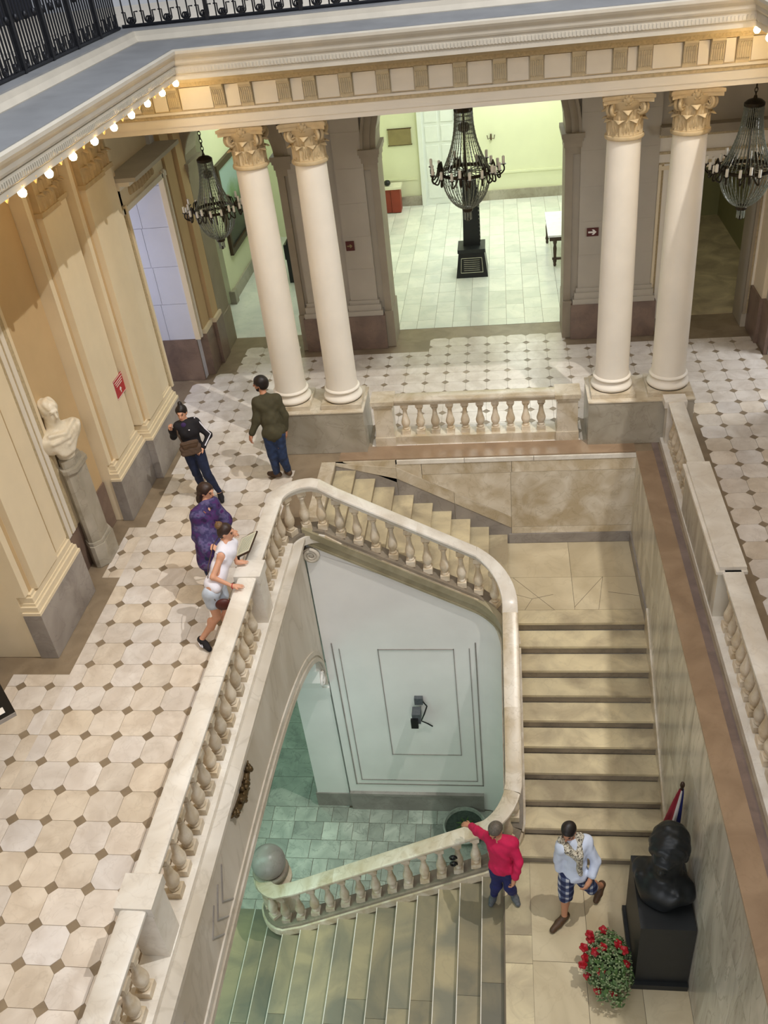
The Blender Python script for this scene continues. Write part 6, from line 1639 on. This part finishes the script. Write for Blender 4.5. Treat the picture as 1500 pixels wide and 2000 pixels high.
# ------------------------------------------------------------------ things in the rooms behind
t = thing('monument', 'black tapered monument base with red plaque and dark slab under the central chandelier', 'monument', (4.58, 9.45, 0))
b = MB()
z0, z1 = 0.0, 0.60
v = [(4.22, 9.25, 0), (4.94, 9.25, 0), (4.94, 9.97, 0), (4.22, 9.97, 0), (4.29, 9.31, 0.56), (4.87, 9.31, 0.56), (4.87, 9.91, 0.56), (4.29, 9.91, 0.56)]
b.add(v, [(0, 3, 2, 1), (4, 5, 6, 7), (0, 1, 5, 4), (1, 2, 6, 5), (2, 3, 7, 6), (3, 0, 4, 7)]); b.build('base', 'black_paint', t)
b = MB(); b.box(4.27, 4.89, 9.29, 9.93, 0.56, 0.64); b.build('cap', 'black_stone', t)
b = MB(); b.prism([(4.40, 0.64), (4.78, 0.64), (4.74, 2.1), (4.44, 2.1)], 'y', 9.55, 9.75); b.build('slab', 'black_stone', t)
for k in range(14):
    b = MB(); b.box(4.745, 4.79, 9.56, 9.74, 0.72+k*0.09, 0.77+k*0.09); b.build('notch', 'black_paint', t)
b = MB(); quadbox(b, [Vector((4.31, 9.262, 0.10)), Vector((4.85, 9.262, 0.10)), Vector((4.82, 9.300, 0.46)), Vector((4.34, 9.300, 0.46))][::-1], -0.012); b.build('plaque', 'plaque_red', t)
b = MB()
for (p_, q_) in (((4.33, 9.255, 0.12), (4.83, 9.255, 0.12)), ((4.35, 9.29, 0.445), (4.81, 9.29, 0.445)), ((4.33, 9.255, 0.12), (4.35, 9.29, 0.445)), ((4.83, 9.255, 0.12), (4.81, 9.29, 0.445))): b.tube([p_, q_], 0.006, 4)
for k in range(6): b.tube([(4.40, 9.262+0.006*k, 0.17+0.045*k), (4.76, 9.262+0.006*k, 0.17+0.045*k)], 0.004, 4)
o = b.build('plaque_lettering', 'paper', t); o['kind'] = 'stuff'
t = thing('table', 'dark wooden table with turned legs and white cloth at the right of the bright room', 'table', (6.9, 10.3, 0))
tl = MB().lathe([(0.02, 0), (0.035, 0.03), (0.03, 0.08), (0.045, 0.12), (0.03, 0.2), (0.042, 0.42), (0.03, 0.5), (0.045, 0.55), (0.045, 0.68)], n=12).mesh('leg', 'wood_dark', 40)
for (x_, y_) in ((6.46, 9.66), (7.45, 9.66), (6.36, 11.2), (7.45, 11.2)): link('leg', tl, t, Vector((x_, y_, 0)) - wloc(t))
b = MB(); b.box(6.44, 7.5, 9.62, 9.70, 0.60, 0.70); b.box(6.34, 6.44, 9.62, 11.24, 0.60, 0.70); b.build('apron', 'wood_dark', t)
b = MB(); b.box(6.40, 7.5, 9.63, 9.69, 0.16, 0.20); b.build('stretcher', 'wood_dark', t)
b = MB(); b.box(6.30, 7.55, 9.58, 11.28, 0.70, 0.74); b.build('top', 'white_cloth', t)
t = thing('lectern_box', 'red brown box with papers and a dark bag on top by the back room wall', 'box', (2.3, 14.55, 0))
b = MB(); b.box(2.06, 2.26, 14.38, 14.75, 0.02, 0.66); b.build('side_panel', 'red_wood', t)
b = MB(); b.box(2.27, 2.52, 14.36, 14.75, 0.02, 0.66); b.build('front_panel', 'red_wood', t)
b = MB(); b.box(2.02, 2.56, 14.30, 14.80, 0.66, 0.72); b.build('top', 'paper', t)
b = MB(); b.ball((2.18, 14.5, 0.80), 0.10, 10, 0, 0.8); b.build('bag', 'black_paint', t, 60)
t = thing('wall_plaque', 'bronze plaque on the pale wall above the red box', 'plaque', (2.58, 14.97, 1.86))
b = MB(); b.box(2.27, 2.89, 14.95, 14.995, 1.66, 2.06); b.build('plate', 'plaque_bronze', t)
b = MB(); b.box(2.25, 2.91, 14.955, 14.997, 2.06, 2.08); b.box(2.25, 2.91, 14.955, 14.997, 1.64, 1.66); b.build('frame', 'gold_dark', t)
t = thing('wall_sconce', 'tiny dark wall sconce on the bright back room wall', 'sconce', (5.05, 14.95, 1.75))
b = MB(); b.box(5.02, 5.06, 14.93, 14.995, 1.60, 1.75); b.build('plate', 'gold_dark', t)
for s_ in (-1, 1):
    b = MB(); b.tube([(5.04, 14.92, 1.66), (5.04+s_*0.08, 14.90, 1.64), (5.04+s_*0.10, 14.90, 1.74)], 0.012, 5); b.build('arm', 'gold_dark', t, 60)
# painting and black piano in the left room
def painting_mat():
    m = bpy.data.materials.new('painting'); MATS['painting'] = m
    t_, p_, N, L = nt(m)
    g = N.new('ShaderNodeTexCoord'); sp_ = N.new('ShaderNodeSeparateXYZ'); L.new(g.outputs['Generated'], sp_.inputs[0])
    n = N.new('ShaderNodeTexNoise'); n.inputs['Scale'].default_value = 4; n.inputs['Detail'].default_value = 4; L.new(g.outputs['Generated'], n.inputs['Vector'])
    ad = N.new('ShaderNodeMath'); ad.operation = 'MULTIPLY_ADD'; ad.inputs[1].default_value = 0.5; L.new(n.outputs['Fac'], ad.inputs[0]); L.new(sp_.outputs['Z'], ad.inputs[2])
    r = N.new('ShaderNodeValToRGB'); r.color_ramp.elements[0].position = 0.35; r.color_ramp.elements[0].color = srgb('20262a'); r.color_ramp.elements[1].position = 1.15 if False else 1.0; r.color_ramp.elements[1].color = srgb('a9c4c8')
    e = r.color_ramp.elements.new(0.62); e.color = srgb('3d4a45'); e = r.color_ramp.elements.new(0.82); e.color = srgb('7f9f78')
    L.new(ad.outputs[0], r.inputs['Fac']); L.new(r.outputs['Color'], p_.inputs['Base Color']); p_.inputs['Roughness'].default_value = 0.35
painting_mat()
t = thing('painting', 'large landscape painting in dark frame on the green wall of the left room', 'painting', (-0.88, 10.2, 1.9))
b = MB(); b.box(-0.895, -0.87, 9.15, 11.5, 1.08, 2.80); b.build('canvas', 'painting', t)
b = MB()
for (y0, y1, z0, z1) in ((9.02, 9.15, 0.95, 2.93), (11.5, 11.63, 0.95, 2.93), (9.15, 11.5, 0.95, 1.08), (9.15, 11.5, 2.80, 2.93)): b.box(-0.895, -0.82, y0, y1, z0, z1)
b.build('frame', 'wood_dark', t)
t = thing('upright_piano', 'black upright piano standing in the left room', 'piano', (0.55, 9.8, 0))
b = MB(); b.box(0.24, 0.36, 9.6, 10.9, 0.0, 0.60); b.build('leg_panel', 'black_paint', t)
b = MB(); b.box(0.24, 0.75, 9.5, 11.0, 0.60, 0.95); b.build('keyboard', 'black_paint', t)
b = MB(); b.prism([(0.30, 0.95), (0.75, 0.95), (0.75, 1.5), (0.50, 1.5)], 'y', 9.52, 10.98); b.build('case', 'black_paint', t)
